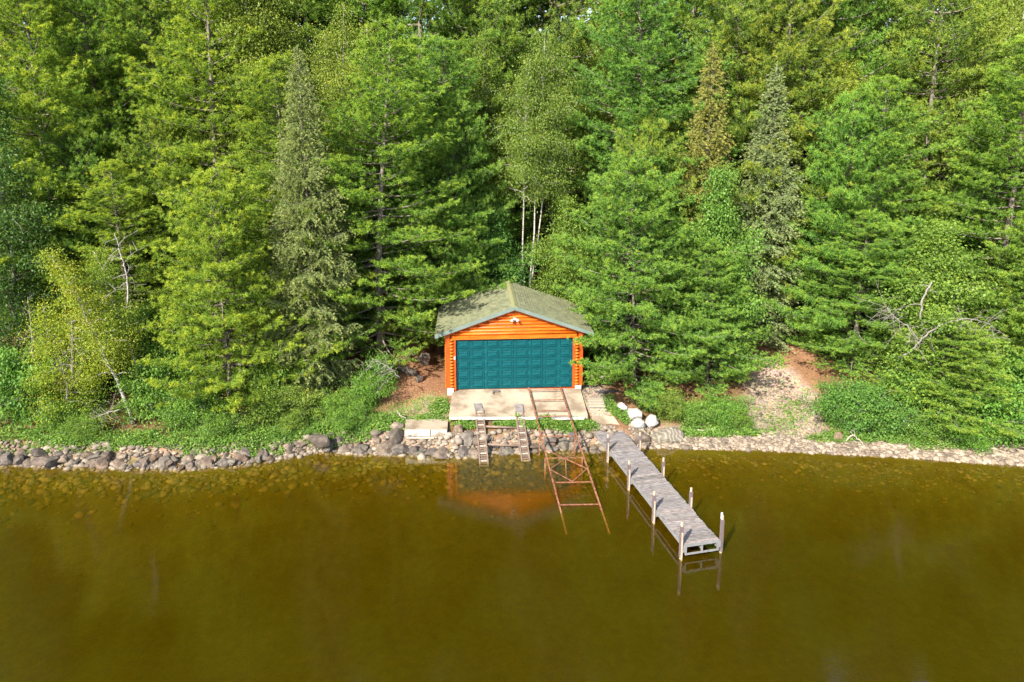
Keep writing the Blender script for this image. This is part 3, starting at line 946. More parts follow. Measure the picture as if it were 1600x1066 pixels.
stones('lake_bed_stones', lk_xy, lk_s, M['bed_stone'], 'drowned stones seen through the amber shallows', 'stones', flat=.45, zoff=_lake_z(lk_xy, lk_s), seed=6)

# ------------------------------------------------------------------ plants: foliage builders
def unit(a):
    return a / (np.linalg.norm(a, axis=-1, keepdims=True) + 1e-9)


def tufts(mb, P, Dr, Ln, vals, blades, wd, spread, rng_):
    """needle clumps: thin triangles fanning from each point"""
    n_ = len(P)
    P = np.repeat(P, blades, 0); Dr = np.repeat(Dr, blades, 0); Ln = np.repeat(Ln, blades) * rng_.uniform(.7, 1.15, n_ * blades)
    d = unit(Dr + rng_.normal(0, spread, (n_ * blades, 3)))
    s = unit(np.cross(d, rng_.normal(0, 1, (n_ * blades, 3)))) * (wd * rng_.uniform(.7, 1.3, n_ * blades))[:, None] * .5
    V = np.stack([P - s, P + s, P + d * Ln[:, None]], 1).reshape(-1, 3)
    T = np.arange(n_ * blades * 3).reshape(-1, 3)
    mb.add(V, T=T, a=np.clip(np.repeat(vals, blades * 3) + rng_.normal(0, .07, n_ * blades * 3), 0, 1))


def leaves(mb, P, Dr, Ln, wd, vals, rng_, nrm_up=.6):
    n_ = len(P)
    d = unit(Dr)
    up = rng_.normal(0, 1, (n_, 3)); up[:, 2] += nrm_up
    s = unit(np.cross(d, up)) * (wd * .5)[:, None]
    m_ = P + d * (Ln * .45)[:, None]
    dz = np.zeros((n_, 3)); dz[:, 2] = -.12 * Ln
    V = np.stack([P, m_ + s, P + d * Ln[:, None] + dz, m_ - s], 1).reshape(-1, 3)
    mb.add(V, Q=np.arange(n_ * 4).reshape(-1, 4), a=np.clip(np.repeat(vals, 4), 0, 1))


def trunk_path(H, lean, rng_, n_=12, wob=.12):
    t = np.linspace(0, 1, n_)
    w_ = np.cumsum(rng_.normal(0, wob / n_ ** .5, (n_, 2)), 0); w_[0] = 0
    return np.stack([lean[0] * t ** 1.4 + w_[:, 0], lean[1] * t ** 1.4 + w_[:, 1], H * t], -1)


def on_path(P, z):
    return np.array([np.interp(z, P[:, 2], P[:, 0]), np.interp(z, P[:, 2], P[:, 1]), z])


def make_pine(seed, H=18, Rr=3.4, z0=.10, dens=1.0, gap=.12, rt=.19, sp=1.0):
    g_ = np.random.default_rng(seed)
    tr_, cr = MB(), MB()
    TP = trunk_path(H, (g_.normal(0, .3), g_.normal(0, .3)), g_)
    tr_.tube(TP, np.linspace(rt, .02, len(TP)), 8)
    z = z0 * H
    TPs, TDs, TLs, TVs = [], [], [], []
    rot = g_.uniform(0, 6.28)
    while z < H - .15:
        t = (z - z0 * H) / (H - z0 * H)
        nb = int(g_.integers(4, 6))
        rot += g_.uniform(.4, 1.2)
        wl = g_.uniform(.72, 1.12)
        for k in range(nb):
            if g_.random() < gap:
                continue
            az = rot + k * 6.283 / nb + g_.normal(0, .2)
            prof = (min(1, .62 + t * 2.4)) * (1 - t) ** .68 + .09
            Lb = Rr * prof * wl * g_.uniform(.6, 1.3)
            if Lb < .25: Lb = .25
            e0 = R(-6 + 46 * t ** 1.3 + g_.normal(0, 6))
            zz = z + g_.uniform(-.12, .12)
            b0 = on_path(TP, zz)
            ca_, sa_ = math.cos(az), math.sin(az)
            m_ = 9
            s = np.linspace(0, 1, m_)
            hr = s * Lb * math.cos(e0)
            curl = g_.uniform(.05, .16) * Lb
            vz = s * Lb * math.sin(e0) - .06 * Lb * np.sin(s * np.pi) + curl * s ** 3
            side = g_.normal(0, .12) * Lb * s ** 2
            BP = np.stack([b0[0] + ca_ * hr - sa_ * side, b0[1] + sa_ * hr + ca_ * side, b0[2] + vz], -1)
            tr_.tube(BP, np.linspace(.012 + .013 * Lb, .006, m_), 4, cap=False)
            # side twigs
            step = .115 / dens
            nt_ = max(2, int(Lb * .86 / step))
            for q in range(nt_):
                u = .14 + .86 * (q + g_.random() * .6) / nt_
                p = np.array([np.interp(u, s, BP[:, a_]) for a_ in range(3)])
                shape = math.sin(min(1, u * 1.25) * math.pi * .62) * (1.12 - .75 * u)
                lt = min(1.25, .62 * Lb) * shape * g_.uniform(.7, 1.2) + .10
                sgn = 1 if q % 2 else -1
                ta = az + sgn * R(g_.uniform(38, 66) - 18 * u)
                rise = g_.uniform(.0, .5) + .25 * t
                nn = max(2, int(lt / (.175 / dens)))
                uu = np.linspace(.32, 1, nn) * lt
                tp = p[None] + np.stack([np.cos(ta) * uu, np.sin(ta) * uu, rise * uu + .10 * uu ** 2], -1) + g_.normal(0, .05, (nn, 3))
                dr = np.tile(np.array([math.cos(ta), math.sin(ta), rise + .5]), (nn, 1))
                TPs.append(tp); TDs.append(dr)
                TLs.append(np.full(nn, .155) * g_.uniform(.85, 1.15, nn))
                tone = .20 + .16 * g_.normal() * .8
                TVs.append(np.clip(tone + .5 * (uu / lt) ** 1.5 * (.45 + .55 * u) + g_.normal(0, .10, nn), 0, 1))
            tip = BP[-1][None] + g_.normal(0, .05, (5, 3))
            TPs.append(tp_ := tip); TDs.append(np.tile(np.array([ca_, sa_, .9]), (5, 1))); TLs.append(np.full(5, .19)); TVs.append(np.full(5, .8))
        z += sp * (.50 - .16 * t) * g_.uniform(.75, 1.2) * (H / 18) ** .4
    # leader shoots
    top = on_path(TP, H)
    tl = top[None] + np.stack([g_.normal(0, .03, 14), g_.normal(0, .03, 14), np.linspace(-.6, .15, 14)], -1)
    TPs.append(tl); TDs.append(np.tile([0, 0, 1.2], (14, 1))); TLs.append(np.full(14, .2)); TVs.append(np.full(14, .7))
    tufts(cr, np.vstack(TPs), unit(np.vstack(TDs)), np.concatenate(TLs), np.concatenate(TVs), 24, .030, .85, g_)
    return tr_.mesh('trunk', M['bark'], True), cr.mesh('crown', M['pine'])


def make_spruce(seed, H=16, Rr=2.0, z0=.04, dens=1.0):
    g_ = np.random.default_rng(seed)
    tr_, cr = MB(), MB()
    TP = trunk_path(H, (g_.normal(0, .15), g_.normal(0, .15)), g_, wob=.06)
    tr_.tube(TP, np.linspace(.16, .015, len(TP)), 8)
    TPs, TDs, TLs, TVs = [], [], [], []
    z = z0 * H; rot = 0
    while z < H - .1:
        t = (z - z0 * H) / (H - z0 * H)
        rot += g_.uniform(.3, 1)
        nb = int(g_.integers(5, 8))
        for k in range(nb):
            if g_.random() < .12: continue
            az = rot + k * 6.283 / nb + g_.normal(0, .2)
            Lb = Rr * ((1 - t) ** .8 * min(1, .7 + t * 2) + .04) * g_.uniform(.65, 1.2)
            Lb = max(Lb, .15)
            e0 = R(-18 + 42 * t + g_.normal(0, 6))
            b0 = on_path(TP, z + g_.uniform(-.1, .1))
            ca_, sa_ = math.cos(az), math.sin(az)
            s = np.linspace(0, 1, 7)
            BP = np.stack([b0[0] + ca_ * s * Lb * math.cos(e0), b0[1] + sa_ * s * Lb * math.cos(e0), b0[2] + s * Lb * math.sin(e0) - .10 * Lb * np.sin(s * 3.1) + .10 * Lb * s ** 3], -1)
            tr_.tube(BP, np.linspace(.010 + .008 * Lb, .004, 7), 4, cap=False)
            nt_ = max(3, int(Lb / .075 * dens))
            for q in range(nt_):
                u = .15 + .85 * (q + g_.random() * .5) / nt_
                p = np.array([np.interp(u, s, BP[:, a_]) for a_ in range(3)])
                lt = (.42 * min(Lb, 1.6) * (1.15 - .8 * u) + .08) * g_.uniform(.6, 1.2)
                sgn = 1 if q % 2 else -1
                ta = az + sgn * R(g_.uniform(35, 70) - 15 * u)
                nn = max(2, int(lt / .085))
                uu = np.linspace(.1, 1, nn) * lt
                dp_ = g_.uniform(.25, .8)
                tp = p[None] + np.stack([np.cos(ta) * uu, np.sin(ta) * uu, -dp_ * uu * (.5 + uu / lt * .6)], -1) + g_.normal(0, .015, (nn, 3))
                TPs.append(tp); TDs.append(np.tile([math.cos(ta), math.sin(ta), -dp_ * .9], (nn, 1)))
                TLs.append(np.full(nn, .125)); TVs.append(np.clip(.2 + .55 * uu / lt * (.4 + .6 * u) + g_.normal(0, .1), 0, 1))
        z += (.33 - .12 * t) * g_.uniform(.8, 1.2)
    top = on_path(TP, H)
    TPs.append(top[None] + np.stack([g_.normal(0, .02, 10), g_.normal(0, .02, 10), np.linspace(-.6, .1, 10)], -1)); TDs.append(np.tile([0, 0, 1], (10, 1))); TLs.append(np.full(10, .12)); TVs.append(np.full(10, .6))
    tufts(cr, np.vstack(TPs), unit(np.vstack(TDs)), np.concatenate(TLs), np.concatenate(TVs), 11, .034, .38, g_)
    return tr_.mesh('trunk', M['bark'], True), cr.mesh('crown', M['spruce'])


def make_broad(seed, H=12, Rr=2.2, z0=.25, nl=46, leaf=.085, per=34, clus=.30, bark='grey_bark', rt=.09, lean=(0, 0), droop=.3, multi=1, up=35, leafmat='leaf', yel=0.0):
    g_ = np.random.default_rng(seed)
    tr_, cr = MB(), MB()
    P_, D_, V_ = [], [], []
    for m_i in range(multi):
        ln = (lean[0] + (g_.normal(0, .1 * H) if multi > 1 else 0), lean[1] + (g_.normal(0, .06 * H) if multi > 1 else 0))
        Hm = H * (1 if m_i == 0 else g_.uniform(.7, .95))
        TP = trunk_path(Hm, ln, g_, wob=.3)
        tr_.tube(TP, np.linspace(rt, .012, len(TP)), 7)
        for k in range(nl):
            u0 = z0 + (1 - z0) * (k + g_.random()) / nl
            b0 = on_path(TP, u0 * Hm)
            t = (u0 - z0) / (1 - z0)
            Lb = Rr * (math.sin(min(1, .22 + t * .95) * math.pi) ** .6 + .12) * g_.uniform(.45, 1.15)
            az = k * 2.4 + g_.normal(0, .4); e0 = R(up + 25 * t + g_.normal(0, 14))
            s = np.linspace(0, 1, 7)
            wv_ = np.cumsum(g_.normal(0, .05 * Lb, (7, 3)), 0); wv_[0] = 0
            BP = b0[None] + np.stack([np.cos(az) * np.cos(e0) * s * Lb, np.sin(az) * np.cos(e0) * s * Lb, np.sin(e0) * s * Lb - droop * Lb * s ** 2.2], -1) + wv_
            tr_.tube(BP, np.linspace(rt * .28 * (1 - .6 * t) + .006, .004, 7), 4, cap=False)
            nc = max(2, int(Lb / .26))
            for c_ in range(nc):
                u = .28 + .72 * (c_ + g_.random()) / nc
                p = np.array([np.interp(u, s, BP[:, a_]) for a_ in range(3)]) + g_.normal(0, .20, 3) * min(1, Lb)
                n_ = int(per * g_.uniform(.5, 1.4))
                off = g_.normal(0, 1, (n_, 3)) * np.array([clus, clus, clus * .62])
                P_.append(p[None] + off)
                dr = g_.normal(0, .7, (n_, 3)) + off / clus * .35; dr[:, 2] -= .35 * (1 + droop)
                D_.append(dr)
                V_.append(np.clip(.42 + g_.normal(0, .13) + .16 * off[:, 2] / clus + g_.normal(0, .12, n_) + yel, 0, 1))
    P_ = np.vstack(P_); n_ = len(P_)
    Ln = leaf * g_.uniform(.7, 1.3, n_)
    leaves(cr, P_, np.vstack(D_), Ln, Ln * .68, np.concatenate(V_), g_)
    return tr_.mesh('trunk', M[bark], True), cr.mesh('crown', M[leafmat])


def plant(kind, protos, name, label, cat, X, Y, sh, sr, rz, color=(1, 1, 1), group=None, tilt=(0, 0), sink=.1):
    tm, cm = protos
    e = empty(name, (X, Y, ground(X, Y) - sink))
    e.rotation_euler = (tilt[0], tilt[1], rz)
    e.scale = (sr, sr, sh)
    t = link('trunk', tm, e)
    c_ = link('crown', cm, e); c_.color = (*color, 1)
    tag(e, label, cat, group)
    return e


PINE = [make_pine(1, 18, 3.7, .10), make_pine(2, 18, 3.6, .12, gap=.2), make_pine(3, 18, 4.1, .06), make_pine(4, 11, 3.7, .05, gap=.02, rt=.11, sp=.78)]
SPR = [make_spruce(11, 16, 2.7), make_spruce(12, 16, 2.3)]
BIR = [make_broad(21, 15, 2.3, .22, 66, .082, 95, .30, 'birch', .085, (.4, 0), .45, multi=2),
       make_broad(22, 15, 2.6, .16, 80, .082, 95, .32, 'birch', .08, (-.5, 0), .4)]
BIR.append(make_broad(23, 15, 2.1, .50, 52, .082, 70, .30, 'birch', .065, (.5, 0), .4, multi=3))
MAP = [make_broad(31, 9, 2.5, .05, 84, .115, 80, .34, 'grey_bark', .08, (0, 0), .25, up=28)]
DARK = [make_broad(32, 14, 2.3, .03, 120, .10, 74, .34, 'grey_bark', .1, (0, 0), .5, up=15)]
BUSH = [make_broad(41, 1.7, 1.0, .05, 26, .085, 50, .13, 'grey_bark', .022, (0, 0), .15, multi=4, up=30),
        make_broad(42, 1.3, 1.25, .03, 24, .07, 46, .13, 'grey_bark', .02, (0, 0), .1, multi=5, up=25)]


def X_of(px, Y, Zm=6):
    return (px - 800) * (Y * math.cos(PITCH) + (CAMH - Zm) * math.sin(PITCH)) / F


def tree(kind, protos, Hn, name, label, cat, px, Y, top, sr=1.0, rz=None, color=(1, 1, 1), H=None, Zm=6, **kw):
    X = X_of(px, Y, Zm)
    gz = ground(X, Y)
    if H is None:
        H = at(px, top, Y).z - gz
    sh = H / Hn
    return plant(kind, protos, name, label, cat, X, Y, sh, sr, random.uniform(0, 6.28) if rz is None else rz, color, **kw)


def pine(v_, px, Y, top, label, sr=1.0, color=(1, 1, 1), **kw):
    return tree('pine', PINE[v_], 11 if v_ == 3 else 18, 'pine_tree', label, 'pine tree', px, Y, top, sr, color=color, **kw)


def spruce(v_, px, Y, top, label, sr=1.0, color=(1, 1, 1), **kw):
    return tree('spruce', SPR[v_], 16, 'spruce_tree', label, 'spruce tree', px, Y, top, sr, color=color, **kw)


def birch(v_, px, Y, top, label, sr=1.0, color=(1, 1, 1), **kw):
    return tree('birch', BIR[v_], 15, 'birch_tree', label, 'birch tree', px, Y, top, sr, color=color, **kw)


YG = (1.28, 1.14, .85); BG = (.82, .98, 1.25); OL = (1.25, .92, .75)
# --- front row
tree('dark', DARK[0], 14, 'leafy_tree', 'tall dark leafy tree at the left edge of the photo', 'leafy tree', 22, 33.5, 120, 1.1, color=(.62, .72, .85), Zm=6)
pine(3, 352, 31.8, 268, 'young white pine standing front on the left shore, needles almost to the ground', 1.02, YG)
spruce(0, 488, 33.0, 72, 'grey-green spruce on the left shore between two pines', .98, (.86, .90, .78))
pine(2, 590, 35.6, 40, 'large white pine leaning its boughs over the left side of the boathouse roof', 1.24, (1.0, 1.03, .9), rz=.8)
pine(0, 95, 37.0, -60, 'tall white pine with a bare grey trunk, second tree from the left edge', 1.2, YG)
pine(1, 345, 38.5, -90, 'tall white pine rising behind the young front pine on the left', 1.3, YG)
pine(3, 994, 34.1, 252, 'bushy white pine just right of the boathouse with a thin leader', 1.14, (.9, 1.0, 1.0))
pine(3, 1112, 34.0, 380, 'low spreading white pine beside the gravel trail', .86, (.9, 1.0, 1.0))
tree('maple', MAP[0], 9, 'maple_tree', 'bright green young maple between the front pine and the spruces right of the boathouse', 'maple tree', 1105, 35.4, 262, .95, color=(.9, 1.05, .9))
pine(2, 1010, 40.0, -70, 'huge dense white pine behind the boathouse, right of centre', 1.42, (.82, .98, 1.1))
spruce(1, 1092, 37.4, 68, 'narrow olive-brown spruce with a dying top', 1.1, (1.05, .92, .6))
spruce(1, 1192, 37.6, 98, 'blue-grey spruce right of the olive-brown one', 1.15, (.95, 1.02, 1.1))
pine(1, 1360, 36.4, 120, 'white pine with visible trunk above the gravel trail', 1.15, (.95, 1.02, .95))
pine(2, 1345, 34.8, 330, 'white pine hanging its boughs over the right side of the trail', .84, (.9, 1, 1))
tree('leafy', MAP[0], 9, 'leafy_tree', 'leafy tree with dead bare limbs on the right shore', 'leafy tree', 1465, 32.6, 352, 1.2, color=(1.05, 1.05, .85), rz=2.0)
pine(3, 1490, 31.2, 500, 'small pine with flat boughs low over the right shore', .92, (1.02, 1.02, .9))
pine(0, 1560, 35.0, 60, 'white pine near the right edge of the photo', 1.25, (.97, 1.02, .9))
pine(3, 1625, 32.6, 330, 'pine cut by the right edge of the photo', 1.0, (.98, 1.0, .9))
pine(1, 200, 35.0, 250, 'half-grown pine in the gap behind the leaning birches', .95, YG)
pine(0, 455, 36.6, 90, 'pine filling the gap between the young front pine and the spruce', 1.1, (1.1, 1.02, .85))
pine(0, 690, 39.4, 60, 'pine rising behind the roof between the big left pine and the birches', 1.1, (.88, 1.0, 1.05))
birch(2, 818, 38.8, 50, 'slender white-stemmed birch above the boathouse roof', 1.0, (1.1, 1.0, .9), rz=0.4)
birch(1, 760, 43.0, 60, 'airy birch left of the white-stemmed one above the boathouse', 1.1, (1.15, 1.0, .9))
birch(2, 530, 38.4, 10, 'yellowing birch with pale stems behind the big left pine', 1.0, (1.25, 1.03, .8))
birch(2, 1290, 39.4, 60, 'yellow-tinged birch high on the right slope', 1.05, (1.45, 1.12, .6))
birch(2, 1520, 39.0, 0, 'olive birch with white stems near the upper right corner', 1.25, (1.15, .98, .8))
birch(0, 1590, 42.0, -20, 'birch cut by the upper right corner of the photo', 1.2, (1.1, .98, .8))
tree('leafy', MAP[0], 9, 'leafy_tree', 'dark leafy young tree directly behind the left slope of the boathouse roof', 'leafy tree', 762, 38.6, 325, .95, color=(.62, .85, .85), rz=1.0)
tree('leafy', MAP[0], 9, 'leafy_tree', 'yellow-green young tree behind the right slope of the boathouse roof', 'leafy tree', 892, 38.2, 310, .85, color=(1.05, 1.02, .8), rz=3.1)
birch(2, 1328, 45.0, -90, 'tall slim birch at the top right above the yellow-tinged one', .95, (1.0, 1.0, .9), rz=1.5)
pine(0, 1296, 56.0, -420, 'added farthest pine closing the sky gap above the yellow-tinged birch', 1.9, (.9, 1, 1))  # added to keep the sky's pale reflection off the water
pine(2, 800, 57.0, -400, 'farthest pine above the boathouse, seen between the birches', 1.9, (.9, 1, 1))
# leaning birches on the left shore
LB1 = make_broad(51, 7.9, 1.5, .3, 50, .07, 84, .27, 'birch', .10, (-2.6, -.3), .35, leafmat='leaf', yel=.22)
LB2 = make_broad(52, 7.4, 1.4, .35, 44, .07, 80, .26, 'birch', .075, (-2.3, .5), .35, yel=.1)
LB3 = make_broad(53, 5.6, 2.1, .08, 50, .068, 56, .28, 'grey_bark', .07, (-1.0, 0), .3, yel=.2)
X = X_of(208, 30.0, 1)
plant('b', LB1, 'birch_tree', 'leaning birch with yellow-green leaves, its foot at the left shore stones', 'birch tree', X, 30.0, 1, 1, 0, (1.4, 1.15, .7))
X = X_of(232, 31.2, 1)
plant('b', LB2, 'birch_tree', 'thinner leaning birch behind the yellow one on the left shore', 'birch tree', X, 31.2, 1, 1, 0, (1.15, 1.05, .8))
X = X_of(128, 30.6, 1)
plant('b', LB3, 'leafy_tree', 'bright yellow-green bushy sapling hanging over the left shore stones', 'leafy tree', X, 29.8, 1, 1, 0, (1.35, 1.15, .6))
# --- back rows, filled in order from the left
rb = random.Random(23)
ORD = ['first', 'second', 'third', 'fourth', 'fifth', 'sixth', 'seventh', 'eighth', 'ninth', 'tenth', 'eleventh', 'twelfth', 'thirteenth', 'fourteenth', 'fifteenth', 'sixteenth', 'seventeenth', 'eighteenth', 'nineteenth', 'twentieth']
rows = [('understory', 37.5, [-30, 130, 250, 420, 560, 700, 1000, 1090, 1320, 1440, 1530, 1640]),
        ('middle row', 41.0, [-60, 30, 190, 265, 430, 1130, 1200, 1245, 1430, 1640]),
        ('back row', 46.0, [-100, 10, 110, 210, 300, 400, 490, 580, 660, 750, 860, 950, 1080, 1180, 1255, 1370, 1460, 1560, 1680]),
        ('last row', 52.0, [-80, 60, 170, 270, 360, 450, 540, 630, 720, 810, 920, 1040, 1130, 1220, 1360, 1440, 1540, 1660])]
for rname, Yr, pxs in rows:
    for k, px in enumerate(pxs):
        Yt = Yr + rb.uniform(-1.6, 1.6)
        top = rb.uniform(-420, -220) if Yr > 42 else rb.uniform(-260, -60)
        if Yr < 38: top = rb.uniform(140, 300)
        if px == 1245: top = 60
        if px in (1360, 1370): top = -10
        kind = rb.random()
        lab = '%s in the %s of the forest, %s tree from the left there'
        cl = (rb.uniform(.85, 1.15), rb.uniform(.92, 1.05), rb.uniform(.85, 1.1))
        gname = 'forest ' + rname
        big = 1.4 if Yr > 42 else 1.2
        if kind < .68:
            pine(rb.randrange(3) if Yr > 38 else 3, px, Yt, top, lab % ('white pine', rname, ORD[k]), rb.uniform(.95, 1.15) * (big if Yr > 38 else .9), cl, group=gname)
        elif kind < .78 and Yr > 38:
            spruce(rb.randrange(2), px, Yt, top + 30, lab % ('spruce', rname, ORD[k]), rb.uniform(1.1, 1.4), cl, group=gname)
        elif Yr > 38:
            birch(rb.randrange(2), px, Yt, top + 20, lab % ('birch', rname, ORD[k]), rb.uniform(1.1, 1.4) * big, (1.2, 1.0, .8), group=gname)
        else:
            tree('maple', MAP[0], 9, 'leafy_tree', lab % ('young leafy tree', rname, ORD[k]), 'leafy tree', px, Yt, top + 60, .95, color=(.85, .95, .85), group=gname)

# --- shrubs
SHR = [(590, 600, 1.5, 0, .8, 1.0, (.9, 1.15, .8), 'bright green sapling under the big pine left of the boathouse'),
       (575, 625, 1.2, 1, .8, .9, (.9, 1.1, .8), 'small green shrub at the foot of the big left pine'),
       (40, 640, .9, 0, 1.5, 1.9, (.8, 1.0, .9), 'dense green shrub at the left edge of the photo'),
       (105, 655, .7, 1, 1.0, .9, (.95, 1.1, .9), 'low shrub left of the leaning birches above the shore stones'),
       (250, 640, .9, 0, 1.2, 1.4, (.85, 1.0, .85), 'dark green shrub right of the leaning birch foot'),
       (300, 655, .8, 1, 1.1, 1.0, (.9, 1.05, .85), 'low dark shrub under the young front pine on its left side'),
       (420, 650, .9, 1, 1.1, .9, (1.1, 1.05, .8), 'yellow-green low shrub right of the young front pine'),
       (470, 640, 1.0, 0, .9, .8, (1.2, 1.05, .9), 'shrub at the foot of the grey-green spruce'),
       (525, 645, .9, 1, .9, .7, (1.0, 1.1, .8), 'low shrub right of the grey-green spruce foot'),
       (1045, 645, .7, 1, .8, .8, (1.1, 1.0, .8), 'olive twiggy shrub above the big banded boulder'),
       (1085, 655, .6, 0, .8, .6, (1.0, 1.1, .9), 'green shrub behind the pebble beach, next to the olive shrub'),
       (1130, 652, .7, 1, 1.0, .7, (.9, 1.1, .9), 'low shrub under the spreading pine by the trail'),
       (1312, 655, .7, 1, 1.1, 1.3, (.72, .95, .85), 'dark bluish shrub right of the trail mouth'),
       (1345, 660, .7, 0, 1.2, 1.2, (.72, .92, .85), 'dark shrub behind the upright tan stone'),
       (1390, 670, .5, 1, 1.0, .9, (.8, 1.0, .95), 'low dark shrub above the right pebble beach'),
       (1555, 665, .6, 0, 1.3, 1.4, (.85, 1.12, .85), 'bright leafy shrub at the right end of the beach'),
       (1600, 650, .8, 0, 1.4, 1.7, (.85, 1.1, .85), 'large leafy shrub cut by the right edge of the photo'),
       (1510, 690, .4, 1, .9, .7, (.9, 1.15, .8), 'low leafy shrub next to the right-end shrub'),
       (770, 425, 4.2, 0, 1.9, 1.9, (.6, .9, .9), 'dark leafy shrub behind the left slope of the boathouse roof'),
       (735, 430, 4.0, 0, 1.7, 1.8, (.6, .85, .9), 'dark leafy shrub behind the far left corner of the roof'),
       (880, 400, 4.4, 0, 1.6, 2.6, (1.0, 1.0, .85), 'mixed yellow and green shrub behind the right slope of the roof'),
       (905, 450, 3.2, 0, 1.2, 1.5, (.85, .95, .8), 'shrub between the roof and the bushy right pine'),
       (830, 450, 3.9, 1, .7, .5, (1.4, 1.15, .7), 'low yellow-green plant just behind the boathouse ridge'),
       (135, 676, .5, 1, .8, .6, (1.0, 1.05, .8), 'small low plant at the stone edge under the yellow sapling'),
       (345, 674, .5, 1, .8, .6, (.9, 1.0, .8), 'small low shrub at the stone edge below the young front pine'),
       (455, 668, .5, 0, .6, .5, (1.1, 1.05, .8), 'small yellowish shrub at the stone edge left of the dark flat boulder'),
       (545, 662, .5, 1, .8, .6, (.9, 1.05, .8), 'small shrub on the bank right of the dark flat boulder'),
       (1150, 660, .5, 1, .7, .5, (1.0, 1.05, .8), 'tiny shrub at the left corner of the trail mouth'),
       (1445, 680, .5, 1, .9, .7, (.9, 1.0, .8), 'low shrub at the beach edge under the small flat-boughed pine'),
       (150, 600, 1.6, 0, 1.3, 1.6, (.85, .95, .8), 'shrub in the gap behind the leaning birches'),
       (265, 610, 1.4, 0, 1.3, 1.5, (.8, .95, .8), 'shrub between the leaning birch and the young front pine'),
       (215, 575, 2.2, 0, 1.6, 2.0, (.8, .95, .8), 'taller shrub up the bank behind the leaning birches'),
       (435, 615, 1.5, 0, 1.2, 1.3, (.95, 1.0, .8), 'shrub between the young front pine and the grey-green spruce'),
       (1015, 628, 1.2, 0, .8, .7, (.9, 1.0, .85), 'shrub under the bushy pine right of the boathouse'),
       (1420, 640, 1.0, 0, 1.3, 1.5, (.85, 1.0, .8), 'leafy shrub under the leafy tree with dead limbs'),
       (1480, 640, 1.0, 0, 1.2, 1.3, (.85, 1.0, .8), 'leafy shrub behind the small flat-boughed pine'),
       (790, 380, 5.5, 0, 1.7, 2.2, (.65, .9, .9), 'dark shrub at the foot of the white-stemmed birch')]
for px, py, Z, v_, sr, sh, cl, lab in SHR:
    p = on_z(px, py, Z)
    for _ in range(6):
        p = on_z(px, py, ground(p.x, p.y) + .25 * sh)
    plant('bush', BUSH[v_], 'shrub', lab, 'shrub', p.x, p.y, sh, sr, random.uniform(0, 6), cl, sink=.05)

# ------------------------------------------------------------------ low ground cover
r = np.random.default_rng(9)
PATCH = [(-15, 28.75, 4.5, .55, 5200, .28), (-10.5, 29.3, 2.6, .7, 5200, .30), (-7.3, 30.1, 2.2, .8, 5600, .30), (-5.2, 30.2, 1.1, .5, 1500, .2), (-3.3, 31.0, .5, .55, 900, .22),
         (-3.7, 30.3, .9, .3, 900, .16), (1.3, 29.95, 1.0, .28, 2800, .34), (0.9, 30.1, .8, .2, 1600, .40), (0.0, 29.95, .8, .22, 1300, .30), (3.2, 29.9, .6, .32, 1700, .36), (-1.9, 29.95, .5, .15, 500, .26), (2.3, 29.9, .7, .22, 1100, .2), (-2.1, 29.85, .5, .2, 700, .2), (5.0, 31.0, .45, .7, 1300, .16),
         (9.0, 30.2, 1.8, .45, 3200, .28), (10.7, 30.2, .5, .35, 600, .2), (12.5, 31.0, .8, .9, 350, .12), (13.5, 31.9, .8, .9, 500, .14), (15.5, 29.7, 2.2, .45, 3400, .28), (19.5, 29.2, 3.2, .55, 4800, .30), (24, 28.9, 2.5, .6, 2500, .3),
         (-20.5, 29.0, 3.0, .6, 3600, .3), (-13.2, 28.1, 1.4, .3, 1200, .34), (-10.6, 28.75, .8, .3, 900, .34), (-7.2, 29.45, 1.2, .25, 900, .34), (-19, 28.3, 1.2, .25, 800, .34), (-16.2, 28.2, .7, .22, 500, .34), (-17, 28.25, 5, .28, 2600, .24), (-11.5, 28.35, 1.6, .3, 1500, .26), (-9.3, 29.35, 1.7, .5, 2600, .26), (-6.5, 29.55, 1.7, .25, 1300, .22), (4.6, 31.4, .35, .8, 600, .2), (-4.6, 31.4, 1.4, .7, 500, .09), (11.6, 30.3, .4, .3, 200, .12)]
cv = MB()
Ps, Ds, Vs, Ls = [], [], [], []
for cx, cy, rx, ry, n_, hg in PATCH:
    an = r.uniform(0, 6.28, n_); ra = np.sqrt(r.random(n_)) * (1 + .25 * np.sin(an * 3 + cx) + .15 * np.sin(an * 7 + cy))
    x = cx + rx * ra * np.cos(an); y = cy + ry * ra * np.sin(an)
    clump = .55 + .45 * np.sin(x * 3.7 + cy) * np.sin(y * 4.1 + cx)
    z = ground_np(x, y) + hg * r.uniform(.25, 1.15, n_) * (.45 + .55 * clump)
    Ps.append(np.stack([x, y, z], -1))
    d = r.normal(0, 1, (n_, 3)); d[:, 2] = r.normal(.05, .35, n_)
    Ds.append(d); Vs.append(np.clip(.45 + .25 * (clump - .5) + r.normal(0, .2, n_), 0, 1)); Ls.append(r.uniform(.06, .125, n_))
Ls = np.concatenate(Ls)
leaves(cv, np.vstack(Ps), np.vstack(Ds), Ls, Ls * .62, np.concatenate(Vs), r, 1.6)
gc = cv.build('ground_cover', M['cover'])
tag(gc, 'low bright green leafy plants covering the bank along the shore', 'ground cover', kind='stuff')

